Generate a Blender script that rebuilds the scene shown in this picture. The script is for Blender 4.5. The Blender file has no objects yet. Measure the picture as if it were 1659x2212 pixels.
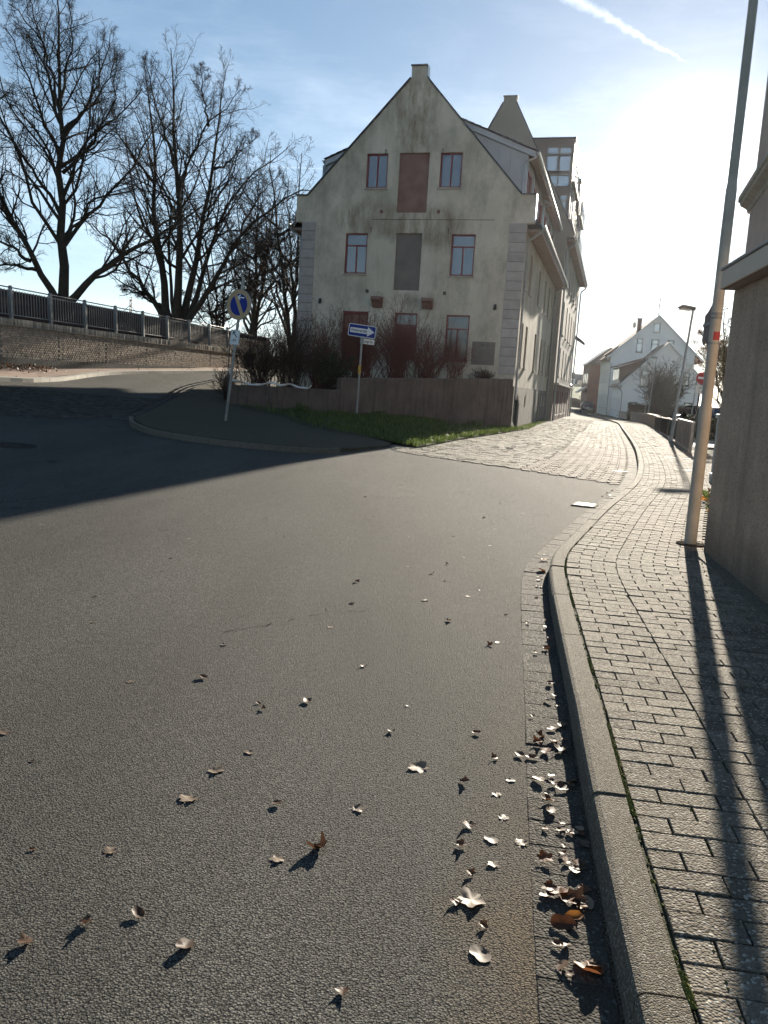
import bpy, bmesh, math, random
import numpy as np
from mathutils import Vector, Matrix
from mathutils.geometry import delaunay_2d_cdt
R = math.radians
rnd = random.Random(11)
nr = np.random.default_rng(5)
sc = bpy.context.scene
COL = sc.collection

# ------------------------------------------------------------------ camera
EYE = 1.5
cam_d = bpy.data.cameras.new('camera')
cam_d.sensor_fit = 'VERTICAL'; cam_d.sensor_height = 36.0
cam_d.lens = 36.0 * 1770 / 2212
cam_d.clip_start = 0.05; cam_d.clip_end = 8000
cam = bpy.data.objects.new('camera', cam_d); COL.objects.link(cam)
cam.matrix_world = Matrix.Translation((0, 0, EYE)) @ Matrix.Rotation(R(90 - 8.62), 4, 'X') @ Matrix.Rotation(R(3.4), 4, 'Z')
sc.camera = cam

# ------------------------------------------------------------------ sky, sun, exposure
SUN_AZ, SUN_EL = R(18.6), R(14.7)
SUN_DIR = Vector((math.sin(SUN_AZ) * math.cos(SUN_EL), math.cos(SUN_AZ) * math.cos(SUN_EL), math.sin(SUN_EL)))
SKY_STRENGTH, SUN_STRENGTH, EXPOSURE = 0.076, 5.0, 1.45
sun_d = bpy.data.lights.new('sun', 'SUN'); sun_d.energy = SUN_STRENGTH; sun_d.angle = R(0.53); sun_d.color = (1.0, 0.90, 0.75)
sun = bpy.data.objects.new('sun', sun_d); COL.objects.link(sun)
sun.rotation_euler = (-SUN_DIR).to_track_quat('-Z', 'Y').to_euler(); sun.location = (20, 60, 40)
vs = sc.view_settings
vs.view_transform = 'Standard'; vs.look = 'None'; vs.exposure = EXPOSURE; vs.gamma = 1.0; vs.use_curve_mapping = False
sc.cycles.use_denoising = True
sc.cycles.max_bounces = 6; sc.cycles.diffuse_bounces = 3; sc.cycles.glossy_bounces = 3; sc.cycles.transparent_max_bounces = 8
sc.cycles.sample_clamp_indirect = 4.0; sc.cycles.caustics_reflective = False; sc.cycles.caustics_refractive = False

world = bpy.data.worlds.new('World'); sc.world = world; world.use_nodes = True
wn = world.node_tree; wn.nodes.clear()
def wnode(t, **k):
    n = wn.nodes.new(t)
    for a, b in k.items(): setattr(n, a, b)
    return n
def wmath(op, a, b=None, clamp=False):
    n = wnode('ShaderNodeMath', operation=op); n.use_clamp = clamp
    for i, v in enumerate((a, b)):
        if v is None: continue
        if isinstance(v, (int, float)): n.inputs[i].default_value = v
        else: wn.links.new(v, n.inputs[i])
    return n.outputs[0]
w_out = wnode('ShaderNodeOutputWorld'); w_bg = wnode('ShaderNodeBackground'); w_bg.inputs['Strength'].default_value = SKY_STRENGTH
wn.links.new(w_bg.outputs[0], w_out.inputs[0])
sky = wnode('ShaderNodeTexSky', sky_type='NISHITA'); sky.sun_disc = False
sky.sun_elevation = SUN_EL; sky.sun_rotation = SUN_AZ; sky.altitude = 20; sky.air_density = 1.0; sky.dust_density = 0.16; sky.ozone_density = 3.0
tc = wnode('ShaderNodeTexCoord'); DIR = tc.outputs['Generated']
def wdot(v):
    n = wnode('ShaderNodeVectorMath', operation='DOT_PRODUCT'); wn.links.new(DIR, n.inputs[0]); n.inputs[1].default_value = v
    return n.outputs['Value']
def wnoise(scale, detail=5, stretch=None):
    n = wnode('ShaderNodeTexNoise'); n.inputs['Scale'].default_value = scale; n.inputs['Detail'].default_value = detail; n.inputs['Roughness'].default_value = 0.62
    src = DIR
    if stretch:
        mp = wnode('ShaderNodeMapping'); mp.inputs['Scale'].default_value = stretch[:3]; mp.inputs['Rotation'].default_value = stretch[3:]; wn.links.new(DIR, mp.inputs[0]); src = mp.outputs[0]
    wn.links.new(src, n.inputs['Vector']); return n.outputs[0]
def contrail(d1, d2, w1, w2, amp, grain):
    """ribbon of ice cloud between two directions in the sky, with its own ragged edge"""
    d1 = Vector(d1).normalized(); d2 = Vector(d2).normalized(); nrm = d1.cross(d2).normalized(); u = (d2 - d1); L = u.length; u.normalize()
    off = wmath('MULTIPLY', wmath('SUBTRACT', wnoise(grain), 0.5), w1 * 1.1)
    m = wmath('ABSOLUTE', wmath('ADD', wdot(nrm), off))
    t = wmath('DIVIDE', wmath('SUBTRACT', wdot(u), d1.dot(u)), L)
    wid = wmath('ADD', wmath('MULTIPLY', t, w2 - w1), w1)
    edge = wmath('SUBTRACT', 1.0, wmath('DIVIDE', m, wmath('MAXIMUM', wid, 1e-5)), True)
    ends = wmath('MULTIPLY', wmath('MULTIPLY', wmath('SUBTRACT', 1.0, t, True), 9.0, True), wmath('MULTIPLY', wmath('ADD', t, 0.0, True), 30.0, True))
    lump = wmath('ADD', wmath('MULTIPLY', wnoise(grain * 0.6), 0.9), 0.35)
    return wmath('MULTIPLY', wmath('MULTIPLY', wmath('MULTIPLY', edge, ends), lump), amp)
def pix_dir(x, y):                                   # bearing of a cloud streak, as seen from the camera's position
    v = cam.matrix_world.to_3x3() @ Vector(((x - 829.5) / 1770, -(y - 1106) / 1770, -1)); return v.normalized()
cloud = contrail(pix_dir(1120, -70), pix_dir(1492, 140), 0.0105, 0.0010, 3.2, 90)
cloud = wmath('ADD', cloud, contrail(pix_dir(1240, 338), pix_dir(1720, 322), 0.0040, 0.0034, 1.0, 120))
cloud = wmath('ADD', cloud, contrail(pix_dir(420, 352), pix_dir(760, 368), 0.0018, 0.0016, .8, 60))
cir = wmath('MULTIPLY', wmath('SUBTRACT', wnoise(3.1, 7, (1.0, 2.2, 5.5, 0.2, 0.35, 0.5)), 0.48, True), 5.0)
cir2 = wmath('MULTIPLY', wmath('SUBTRACT', wnoise(2.3, 6, (3.0, 1.0, 6.0, -0.3, 0.2, 1.2)), 0.50, True), 3.6)
low = wmath('SUBTRACT', 1.0, wmath('MULTIPLY', wmath('ABSOLUTE', wmath('SUBTRACT', wdot((0, 0, 1)), 0.22)), 3.2), True)
cloud = wmath('ADD', cloud, wmath('MULTIPLY', wmath('ADD', cir, cir2), low))
mixn = wnode('ShaderNodeMix', data_type='RGBA', blend_type='ADD'); mixn.inputs['Factor'].default_value = 1.0
th = wmath('ARCCOSINE', wmath('MINIMUM', wdot(tuple(SUN_DIR)), 1.0))      # circumsolar glow of the hazy winter sky
glow = wmath('ADD', wmath('MULTIPLY', wmath('EXPONENT', wmath('MULTIPLY', th, -1 / R(1.15))), 48.0), wmath('MULTIPLY', wmath('EXPONENT', wmath('MULTIPLY', th, -1 / R(7.0))), 0.9))
cloud = wmath('ADD', cloud, glow)
cl_rgb = wnode('ShaderNodeVectorMath', operation='SCALE'); cl_rgb.inputs[0].default_value = (1.0, 0.985, 0.95); wn.links.new(cloud, cl_rgb.inputs['Scale'])
gam = wnode('ShaderNodeGamma'); gam.inputs['Gamma'].default_value = 0.70; wn.links.new(sky.outputs[0], gam.inputs[0])
hs_ = wnode('ShaderNodeHueSaturation'); hs_.inputs['Saturation'].default_value = 1.12; wn.links.new(gam.outputs[0], hs_.inputs['Color'])
# pale haze layer low in the sky, the same all the way round
hz_f = wmath('MULTIPLY', wmath('POWER', wmath('SUBTRACT', 1.0, wmath('ABSOLUTE', wdot((0, 0, 1))), True), 6.0), 2.6)
hz_c = wnode('ShaderNodeVectorMath', operation='SCALE'); hz_c.inputs[0].default_value = (0.78, 0.98, 1.20); wn.links.new(hz_f, hz_c.inputs['Scale'])
hz_m = wnode('ShaderNodeMix', data_type='RGBA', blend_type='ADD'); hz_m.inputs['Factor'].default_value = 1.0; wn.links.new(hs_.outputs[0], hz_m.inputs[6]); wn.links.new(hz_c.outputs[0], hz_m.inputs[7]); wn.links.new(hz_m.outputs[2], mixn.inputs[6]); wn.links.new(cl_rgb.outputs[0], mixn.inputs[7])
wn.links.new(mixn.outputs[2], w_bg.inputs['Color'])

# ------------------------------------------------------------------ street frame and ground height
AZ = R(15.0)
S2 = np.array([math.sin(AZ), math.cos(AZ)]); W2 = np.array([-math.cos(AZ), math.sin(AZ)])
C0 = np.array([5.298, 36.241])
def AB(a, b): p = C0 + a * W2 + b * S2; return float(p[0]), float(p[1])   # a metres left of the corner house's street wall, b metres along it
GA = [-99, 1, 3, 5, 7, 9.6, 12.6, 15.2, 17, 99]; GZ = [0, 0, .06, .14, .22, .42, .85, 1.35, 1.5, 1.5]
def H(x, y):
    x = np.asarray(x, float); y = np.asarray(y, float)
    a = (x - C0[0]) * W2[0] + (y - C0[1]) * W2[1]; b = (x - C0[0]) * S2[0] + (y - C0[1]) * S2[1]
    g = sum(np.interp(a + d, GA, GZ) for d in (-1.5, -.75, 0, .75, 1.5)) / 5
    t = np.clip((a - 6) / 9, 0, 1); g = g + .04 * np.clip(b + 12, 0, 18) * t
    u = np.clip((b - 5) / 75, 0, 1); m = np.clip((2 - a) / 6, 0, 1)
    return g - .5 * u * u * (3 - 2 * u) * m

# ------------------------------------------------------------------ materials
class NB:
    def __init__(s, name):
        s.m = bpy.data.materials.new(name); s.m.use_nodes = True; s.t = s.m.node_tree; s.t.nodes.clear()
        s.out = s.n('ShaderNodeOutputMaterial'); s.b = s.n('ShaderNodeBsdfPrincipled'); s.l(s.b.outputs[0], s.out.inputs[0])
    def n(s, ty, **k):
        x = s.t.nodes.new(ty)
        for a, b in k.items(): setattr(x, a, b)
        return x
    def l(s, a, b): s.t.links.new(a, b)
    def put(s, v, sock):
        if isinstance(v, bpy.types.NodeSocket): s.l(v, sock)
        else: sock.default_value = v if not isinstance(v, tuple) or len(v) == 4 or sock.type == 'VECTOR' else (*v, 1)
    def co(s, kind='Object'): return s.n('ShaderNodeTexCoord').outputs[kind]
    def pos(s): return s.n('ShaderNodeNewGeometry').outputs['Position']
    def mp(s, v, scale=(1, 1, 1), rot=(0, 0, 0), loc=(0, 0, 0)):
        x = s.n('ShaderNodeMapping'); x.inputs['Scale'].default_value = scale; x.inputs['Rotation'].default_value = rot; x.inputs['Location'].default_value = loc
        s.l(v, x.inputs[0]); return x.outputs[0]
    def noise(s, v, scale, detail=4, rough=.55):
        x = s.n('ShaderNodeTexNoise'); x.inputs['Scale'].default_value = scale; x.inputs['Detail'].default_value = detail; x.inputs['Roughness'].default_value = rough
        s.l(v, x.inputs['Vector']); return x.outputs[0]
    def vor(s, v, scale, feature='F1', out='Distance', rand=1.0):
        x = s.n('ShaderNodeTexVoronoi', feature=feature); x.inputs['Scale'].default_value = scale; x.inputs['Randomness'].default_value = rand; s.l(v, x.inputs['Vector']); return x.outputs[out]
    def math(s, op, a, b=None, clamp=False):
        x = s.n('ShaderNodeMath', operation=op); x.use_clamp = clamp; s.put(a, x.inputs[0])
        if b is not None: s.put(b, x.inputs[1])
        return x.outputs[0]
    def ramp(s, v, lo, hi, a=0., b=1.):
        x = s.n('ShaderNodeMapRange'); x.inputs[1].default_value = lo; x.inputs[2].default_value = hi; x.inputs[3].default_value = a; x.inputs[4].default_value = b; s.l(v, x.inputs[0]); return x.outputs[0]
    def mix(s, f, a, b, blend='MIX'):
        x = s.n('ShaderNodeMix', data_type='RGBA', blend_type=blend); s.put(f, x.inputs['Factor']); s.put(a, x.inputs[6]); s.put(b, x.inputs[7]); return x.outputs[2]
    def rand(s):
        a = s.n('ShaderNodeObjectInfo').outputs['Random']; b = s.n('ShaderNodeNewGeometry').outputs['Random Per Island']
        return s.math('FRACT', s.math('ADD', a, b))
    def sep(s, v): x = s.n('ShaderNodeSeparateXYZ'); s.l(v, x.inputs[0]); return x.outputs
    def bump(s, h, strength=.5, dist=.01, prev=None):
        x = s.n('ShaderNodeBump'); x.inputs['Strength'].default_value = strength; x.inputs['Distance'].default_value = dist; s.l(h, x.inputs['Height'])
        if prev is not None: s.l(prev, x.inputs['Normal'])
        return x.outputs[0]
    def fin(s, col, rough=.8, normal=None, spec=.5, metal=0.):
        s.put(col, s.b.inputs['Base Color']); s.put(rough, s.b.inputs['Roughness']); s.b.inputs['Specular IOR Level'].default_value = spec; s.b.inputs['Metallic'].default_value = metal
        if normal is not None: s.l(normal, s.b.inputs['Normal'])
        return s.m
def sm(name, ca, cb, sc_=3., rough=.8, bs=40., bstr=.3, bd=.01, spec=.4, metal=0., rv=0., world=False, detail=5):
    """surface whose colour wanders between two tones, with fine relief; rv = brightness spread between pieces"""
    q = NB(name); v = q.pos() if world else q.co()
    c = q.mix(q.ramp(q.noise(v, sc_, detail), .3, .7), ca, cb)
    if rv:
        k = q.ramp(q.rand(), 0, 1, 1 - rv, 1 + rv); hsv = q.n('ShaderNodeHueSaturation'); q.l(c, hsv.inputs['Color']); q.l(k, hsv.inputs['Value']); c = hsv.outputs[0]
    nrm = q.bump(q.noise(v, bs, 4), bstr, bd) if bstr else None
    return q.fin(c, rough, nrm, spec, metal)
MAT = {}
def asphalt():
    q = NB('asphalt'); p = q.pos()
    big = q.noise(p, .35, 4); med = q.noise(p, 6, 4); cell = q.vor(p, 135, out='Color'); cv = q.sep(cell)[0]
    c = q.mix(cv, (.042, .041, .038), (.205, .199, .178))
    c = q.mix(q.ramp(big, .35, .7, 0, .35), c, (.082, .079, .070))
    x, y, z = q.sep(p)
    # dried mud washed up beside the gutter, ragged edge
    line = q.math('ADD', q.math('SUBTRACT', x, q.math('MULTIPLY', y, .145)), q.math('MULTIPLY', q.math('SUBTRACT', q.noise(p, 2.6, 5), .5), .7))
    near = q.ramp(y, 2.2, 4.6, 1, 0)
    mud = q.math('MULTIPLY', q.ramp(line, -.12, .22), near)
    c = q.mix(q.math('MULTIPLY', mud, .7), c, (.150, .108, .064))
    c = q.mix(q.ramp(med, .62, .8, 0, .35), c, (.03, .03, .03))
    track = q.noise(q.mp(p, (.9, .16, 1), (0, 0, R(-12))), 1.0, 3); c = q.mix(q.ramp(track, .42, .62, 0, .4), c, (.055, .052, .046))
    spot = q.noise(p, 1.7, 2); c = q.mix(q.ramp(spot, .70, .76, 0, .5), c, (.014, .014, .014))
    d1 = q.vor(p, 135); d2 = q.vor(p, 70)
    c = q.mix(q.ramp(d1, .45, .68, 0, .8), c, (.008, .008, .008))
    c = q.mix(q.ramp(q.noise(p, 260, 1), .62, .70, 0, .55), c, (.24, .23, .20))
    hgt = q.math('ADD', q.math('ADD', q.math('MULTIPLY', cv, .55), q.math('MULTIPLY', q.math('SUBTRACT', 1, d1), .35)), q.math('MULTIPLY', q.noise(p, 210, 2), .5))
    n1 = q.bump(hgt, 1.0, .009); n1 = q.bump(q.noise(p, 1.2, 3), .2, .02, n1)
    return q.fin(c, q.ramp(cv, 0, 1, .8, 1.), n1, .09)
MAT['asphalt'] = asphalt()
def paver_mat(name, ca, cb, speck=.5, moss=.0, sc_=140):
    q = NB(name); p = q.pos()
    k = q.rand(); c = q.mix(k, ca, cb)
    cv = q.sep(q.vor(p, sc_, out='Color'))[0]
    c = q.mix(q.ramp(cv, .2, 1, 0, .45), c, tuple(x * .55 for x in ca))
    c = q.mix(q.ramp(cv, .86, .93, 0, speck), c, (.50, .475, .41))
    c = q.mix(q.ramp(cv, .0, .12, .55, 0), c, (.03, .028, .024))
    c = q.mix(q.ramp(q.noise(p, 1.4, 5), .5, .8, 0, .4), c, tuple(x * .6 for x in cb))
    if moss: c = q.mix(q.ramp(q.noise(p, 4, 5), .62, .75, 0, moss), c, (.06, .075, .025))
    n1 = q.bump(q.math('SUBTRACT', 1, q.vor(p, sc_)), .8, .0045); n1 = q.bump(q.noise(p, 18, 3), .2, .003, n1)
    return q.fin(c, q.ramp(cv, 0, 1, .75, 1.), n1, .09)
MAT['paver'] = paver_mat('pavement_paver', (.14, .121, .095), (.25, .218, .172), .8, .35, 115)
MAT['street_paver'] = paver_mat('street_paver', (.22, .195, .155), (.30, .27, .22), .3, .1)
MAT['red_paver'] = paver_mat('reddish_paver', (.15, .12, .096), (.20, .163, .132), .3, .1)
MAT['cobble'] = paver_mat('old_cobble', (.17, .152, .12), (.30, .27, .215), .2, .35, 70)
MAT['dark_cobble'] = paver_mat('dark_cobble', (.05, .048, .045), (.10, .095, .085), .1, .2, 70)
MAT['kerb'] = paver_mat('kerb_concrete', (.135, .117, .09), (.165, .145, .113), .6, .12, 190)
MAT['gutter'] = paver_mat('gutter_block', (.06, .054, .045), (.095, .085, .07), .2, .3, 120)
MAT['light_kerb'] = sm('light_kerb', (.34, .31, .26), (.26, .24, .2), 3, .8, 60, .4, .006, rv=.12)
MAT['bed'] = sm('joint_bed', (.055, .048, .032), (.045, .055, .022), 7, .95, 90, .8, .01, .2, world=True)
MAT['soil'] = sm('soil', (.05, .042, .028), (.045, .05, .022), 2.5, .95, 30, .8, .04, .2, world=True)
MAT['ground'] = sm('ground', (.06, .075, .028), (.085, .08, .045), .4, .95, 12, .6, .05, .2, world=True)
MAT['bank_grass'] = sm('bank_grass', (.09, .14, .035), (.12, .16, .05), .5, .95, 8, .5, .06, .2, world=True)
MAT['old_paving'] = paver_mat('island_paving', (.052, .046, .031), (.085, .075, .051), .2, .4, 90)
MAT['red_paving'] = sm('red_paving', (.24, .155, .11), (.28, .20, .15), 1.5, .85, 40, .5, .01, world=True)
def stucco():
    q = NB('stained_render'); v = q.co(); x, y, z = q.sep(v)
    big = q.noise(q.mp(v, (.5, .5, .32)), 1.1, 6, .6); fine = q.noise(v, 9, 5)
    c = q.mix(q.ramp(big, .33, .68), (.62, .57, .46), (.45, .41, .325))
    c = q.mix(q.ramp(fine, .45, .75, 0, .35), c, (.50, .445, .35))
    streak = q.noise(q.mp(v, (1.5, 1.5, .30)), 1.5, 8, .72)
    c = q.mix(q.ramp(streak, .50, .74, 0, .62), c, (.29, .26, .19))
    grime = q.noise(q.mp(v, (1.0, 1.0, .7), loc=(4, 1, 2)), .75, 8, .72)
    c = q.mix(q.ramp(grime, .46, .68, 0, .7), c, (.235, .215, .16))
    def blob(cx, cz, sx, sz):
        e = q.math('ADD', q.math('POWER', q.math('ABSOLUTE', q.math('DIVIDE', q.math('SUBTRACT', x, cx), sx)), 2.), q.math('POWER', q.math('ABSOLUTE', q.math('DIVIDE', q.math('SUBTRACT', z, cz), sz)), 2.))
        return q.math('SUBTRACT', 1, e, True)
    rag = q.ramp(q.noise(q.mp(v, (1.6, 1.6, .42)), 2.0, 9, .75), .36, .66)
    algae = q.math('MULTIPLY', q.math('MULTIPLY', q.math('ADD', q.math('ADD', blob(-5.15, 13.0, 1.3, 2.6), blob(-5.05, 8.65, 1.5, 1.1)), q.math('ADD', blob(-7.2, 8.9, 1.8, 1.0), blob(-3.5, 8.5, 1.1, 1.2)), True), 1.25, True), rag)
    c = q.mix(q.math('MULTIPLY', algae, .85), c, (.15, .105, .06))
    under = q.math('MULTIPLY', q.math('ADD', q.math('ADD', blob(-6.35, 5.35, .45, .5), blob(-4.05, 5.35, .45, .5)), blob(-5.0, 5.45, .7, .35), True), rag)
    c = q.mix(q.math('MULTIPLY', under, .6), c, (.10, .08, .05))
    n1 = q.bump(q.noise(v, 55, 4), .35, .006); n1 = q.bump(q.noise(v, 2.2, 4), .4, .03, n1)
    return q.fin(c, .9, n1, .25)
MAT['stucco'] = stucco()
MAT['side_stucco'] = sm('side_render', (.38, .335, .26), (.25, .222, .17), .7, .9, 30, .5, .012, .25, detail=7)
MAT['tall_stucco'] = sm('tall_house_render', (.27, .242, .205), (.225, .203, .172), .5, .9, 30, .3, .008, .25)
MAT['plinth'] = sm('rough_plinth', (.15, .135, .11), (.085, .08, .068), 1.3, .95, 14, .9, .03, .2, detail=8)
MAT['quoin'] = sm('quoin_render', (.40, .375, .345), (.31, .29, .27), 2.5, .9, 40, .35, .008, .25, rv=.08)
MAT['old_concrete'] = sm('old_concrete', (.15, .105, .085), (.06, .045, .038), 1.6, .95, 20, .8, .02, .2, world=True, detail=8)
def wall_streaks():
    q = NB('streaked_concrete'); v = q.pos(); c = q.mix(q.ramp(q.noise(v, 1.3, 7, .65), .3, .7), (.15, .116, .098), (.082, .066, .056))
    c = q.mix(q.ramp(q.noise(q.mp(v, (4, 4, .35)), 1.8, 7, .7), .5, .68, 0, .75), c, (.045, .036, .03)); c = q.mix(q.ramp(q.noise(q.mp(v, (7, 7, .8)), 1.5, 5, .6), .66, .74, 0, .6), c, (.30, .25, .21))
    return q.fin(c, .95, q.bump(q.noise(v, 14, 6), .8, .02), .2)
MAT['garden_concrete'] = wall_streaks()
MAT['zinc'] = sm('zinc_sheet', (.36, .36, .36), (.30, .30, .30), 1.2, .5, 60, .05, .003, .5, metal=.35)
MAT['dark_metal'] = sm('dark_metal', (.055, .057, .06), (.04, .04, .042), 2, .45, 60, .05, .003, .5, metal=.5)
MAT['gutter_metal'] = sm('gutter_zinc', (.33, .335, .34), (.26, .265, .27), 4, .36, 60, .05, .003, .5, metal=.85)
MAT['red_frame'] = sm('dark_red_frame', (.20, .028, .022), (.15, .02, .018), 6, .45, 60, .1, .003, .5)
MAT['brown_door'] = sm('brown_door', (.16, .05, .04), (.12, .04, .032), 5, .6, 50, .2, .004, .4)
MAT['rust_board'] = sm('rusty_board', (.17, .08, .058), (.25, .155, .125), 1.6, .75, 30, .2, .004, .35, detail=8)
MAT['grey_board'] = sm('grey_board', (.20, .175, .15), (.155, .138, .12), 2.2, .8, 60, .5, .006, .3)
MAT['plaque'] = sm('stone_plaque', (.21, .20, .175), (.11, .105, .09), 9, .85, 60, .4, .006, .3)
MAT['sill'] = sm('pale_sill', (.42, .39, .33), (.30, .28, .235), 5, .85, 50, .3, .006, .3)
MAT['soffit'] = sm('soffit_board', (.30, .225, .19), (.24, .18, .155), 2, .8, 40, .2, .005, .3)
MAT['tile'] = sm('roof_tile', (.04, .036, .036), (.06, .052, .05), 5, .42, 40, .3, .004, .5, rv=.2)
MAT['red_tile'] = sm('red_roof_tile', (.13, .065, .045), (.10, .055, .042), 3, .75, 9, .6, .03, .3)
MAT['white_wall'] = sm('white_render', (.80, .78, .75), (.74, .72, .69), .5, .9, 40, .15, .005, .25)
MAT['cream_wall'] = sm('cream_render', (.68, .62, .53), (.62, .57, .48), .5, .9, 40, .15, .005, .25)
MAT['bay_clad'] = sm('bay_cladding', (.17, .135, .108), (.145, .115, .095), .8, .6, 40, .1, .004, .4)
MAT['frame_grey'] = sm('grey_frame', (.12, .115, .11), (.10, .095, .09), 4, .5, 40, .1, .003, .5)
MAT['white_frame'] = sm('white_frame', (.7, .7, .68), (.62, .62, .6), 4, .5, 40, .1, .003, .5)
MAT['dark_brick'] = sm('dark_red_brick', (.11, .045, .035), (.075, .034, .028), 1.2, .85, 20, .5, .01, .3)
MAT['annex'] = None
MAT['upper_wall'] = sm('upper_brick', (.45, .35, .28), (.37, .29, .24), 2, .9, 30, .4, .01, .2)
MAT['fascia'] = sm('fascia_board', (.60, .49, .38), (.52, .425, .33), 1.5, .6, 40, .15, .004, .4)
MAT['galv'] = sm('galvanised_steel', (.30, .295, .28), (.21, .21, .20), 7, .48, 40, .1, .003, .5, metal=.75)
MAT['pole_paint'] = sm('weathered_pole', (.40, .37, .31), (.29, .27, .225), 5, .62, 40, .15, .003, .3, metal=0.)
MAT['rail_steel'] = sm('rail_steel', (.33, .325, .31), (.26, .26, .25), 5, .42, 40, .1, .003, .5, metal=.5)
MAT['brick'] = sm('wall_brick', (.42, .335, .25), (.26, .205, .155), 8, .85, 60, .5, .006, .3, rv=.22)
MAT['coping_brick'] = sm('coping_brick', (.46, .40, .31), (.26, .22, .175), 7, .85, 60, .5, .006, .3, rv=.35)
MAT['mortar'] = sm('mortar', (.27, .225, .17), (.19, .16, .12), 4, .95, 60, .6, .008, .2)
MAT['bark'] = sm('dark_bark', (.042, .034, .026), (.065, .055, .04), 6, .95, 26, .9, .02, .15)
MAT['twig'] = sm('dark_twig', (.045, .034, .026), (.06, .045, .034), 3, .9, 60, .0, .0, .15)
MAT['red_twig'] = sm('reddish_twig', (.16, .06, .048), (.10, .045, .036), 3, .85, 60, .0, .0, .2)
MAT['brown_twig'] = sm('brown_twig', (.075, .05, .038), (.05, .036, .028), 3, .9, 60, .0, .0, .2)
MAT['sign_white'] = sm('sign_white', (.72, .72, .70), (.66, .66, .64), 8, .4, 40, .0, .0, .5)
MAT['sign_blue'] = sm('sign_blue', (.010, .026, .20), (.014, .03, .22), 8, .6, 40, .0, .0, .2)
MAT['sign_red_faded'] = sm('faded_red', (.42, .30, .16), (.36, .24, .12), 9, .55, 40, .0, .0, .4)
MAT['sign_red'] = sm('sign_red', (.34, .02, .025), (.29, .018, .022), 8, .4, 40, .0, .0, .5)
MAT['sign_black'] = sm('sign_black', (.02, .02, .022), (.025, .025, .027), 8, .5, 40, .0, .0, .4)
MAT['tar'] = sm('tar', (.006, .006, .006), (.01, .01, .009), 8, 1., 40, .0, .0, .0)
MAT['sign_yellow'] = sm('sign_yellow', (.62, .36, .03), (.55, .31, .025), 8, .5, 40, .0, .0, .4)
MAT['sign_back'] = sm('sign_back', (.22, .165, .14), (.16, .12, .105), 5, .6, 40, .1, .003, .4, metal=.3)
MAT['tape'] = sm('white_tape', (.62, .61, .58), (.5, .49, .47), 8, .5, 40, .0, .0, .4)
MAT['cabinet'] = sm('cabinet_plastic', (.42, .42, .38), (.38, .38, .35), 3, .6, 60, .15, .003, .4)
MAT['fence_brown'] = sm('brown_fence', (.25, .18, .145), (.19, .14, .115), 2, .7, 40, .25, .006, .4)
MAT['low_wall'] = sm('low_wall_render', (.36, .28, .23), (.28, .22, .185), 2, .9, 40, .4, .01, .25)
MAT['hedge'] = sm('hedge_leaf', (.035, .05, .018), (.05, .055, .025), 6, .7, 40, .0, .0, .3, rv=.4)
MAT['moss'] = sm('moss', (.12, .125, .028), (.15, .15, .04), 30, .95, 120, .8, .01, .1, world=True)
MAT['car_paint'] = sm('black_car_paint', (.012, .012, .014), (.014, .014, .016), 2, .22, 40, .0, .0, .6)
MAT['tyre'] = sm('tyre_rubber', (.015, .015, .015), (.02, .02, .02), 5, .85, 40, .2, .003, .3)
MAT['red_lamp'] = sm('red_lamp', (.30, .012, .012), (.25, .01, .01), 5, .25, 40, .0, .0, .5)
MAT['iron'] = sm('cast_iron', (.045, .042, .038), (.075, .07, .062), 14, 1., 90, .5, .004, .0, metal=0.)
MAT['solid_far'] = sm('far_roof', (.14, .145, .16), (.11, .115, .13), 1, .8, 10, .2, .02, .3)
def pebbledash():
    q = NB('pebbledash'); v = q.co(); x, y, z = q.sep(v); cv = q.sep(q.vor(v, 95, out='Color'))[0]
    c = q.mix(q.ramp(q.noise(v, 2.0, 7, .65), .3, .7), (.64, .47, .345), (.44, .325, .24)); c = q.mix(q.ramp(cv, .0, .3, .6, 0), c, (.18, .14, .115)); c = q.mix(q.ramp(cv, .88, .95, 0, .5), c, (.55, .48, .40))
    c = q.mix(q.ramp(q.noise(q.mp(v, (2, 2, .25)), 1.6, 6, .65), .5, .72, 0, .45), c, (.17, .145, .12))
    splash = q.math('MULTIPLY', q.ramp(q.math('ADD', z, q.math('MULTIPLY', q.noise(v, 3.5, 5), .5)), .45, .85, 1, 0), .6); c = q.mix(splash, c, (.10, .09, .065))
    return q.fin(c, .95, q.bump(q.math('SUBTRACT', 1, q.vor(v, 95)), 1.0, .012, q.bump(q.noise(v, 5, 4), .4, .02)), .15)
MAT['annex'] = pebbledash()
def glass(name, tint, refl=.3):
    q = NB(name); v = q.co(); g = q.n('ShaderNodeBsdfGlossy'); g.inputs['Roughness'].default_value = .03; g.inputs['Color'].default_value = (.9, .93, .97, 1)
    nn = q.bump(q.noise(v, 1.3, 2), .12, .02); q.l(nn, g.inputs['Normal'])
    q.fin(tint, .12, None, .5); mx = q.n('ShaderNodeMixShader'); mx.inputs[0].default_value = refl
    q.l(q.b.outputs[0], mx.inputs[1]); q.l(g.outputs[0], mx.inputs[2]); q.l(mx.outputs[0], q.out.inputs[0]); return q.m
MAT['glass'] = glass('window_glass', (.022, .025, .045), .09)
MAT['glass_dim'] = glass('dim_glass', (.02, .016, .016), .05)
MAT['glass_bright'] = glass('clear_glass', (.16, .165, .17), .25)
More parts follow.
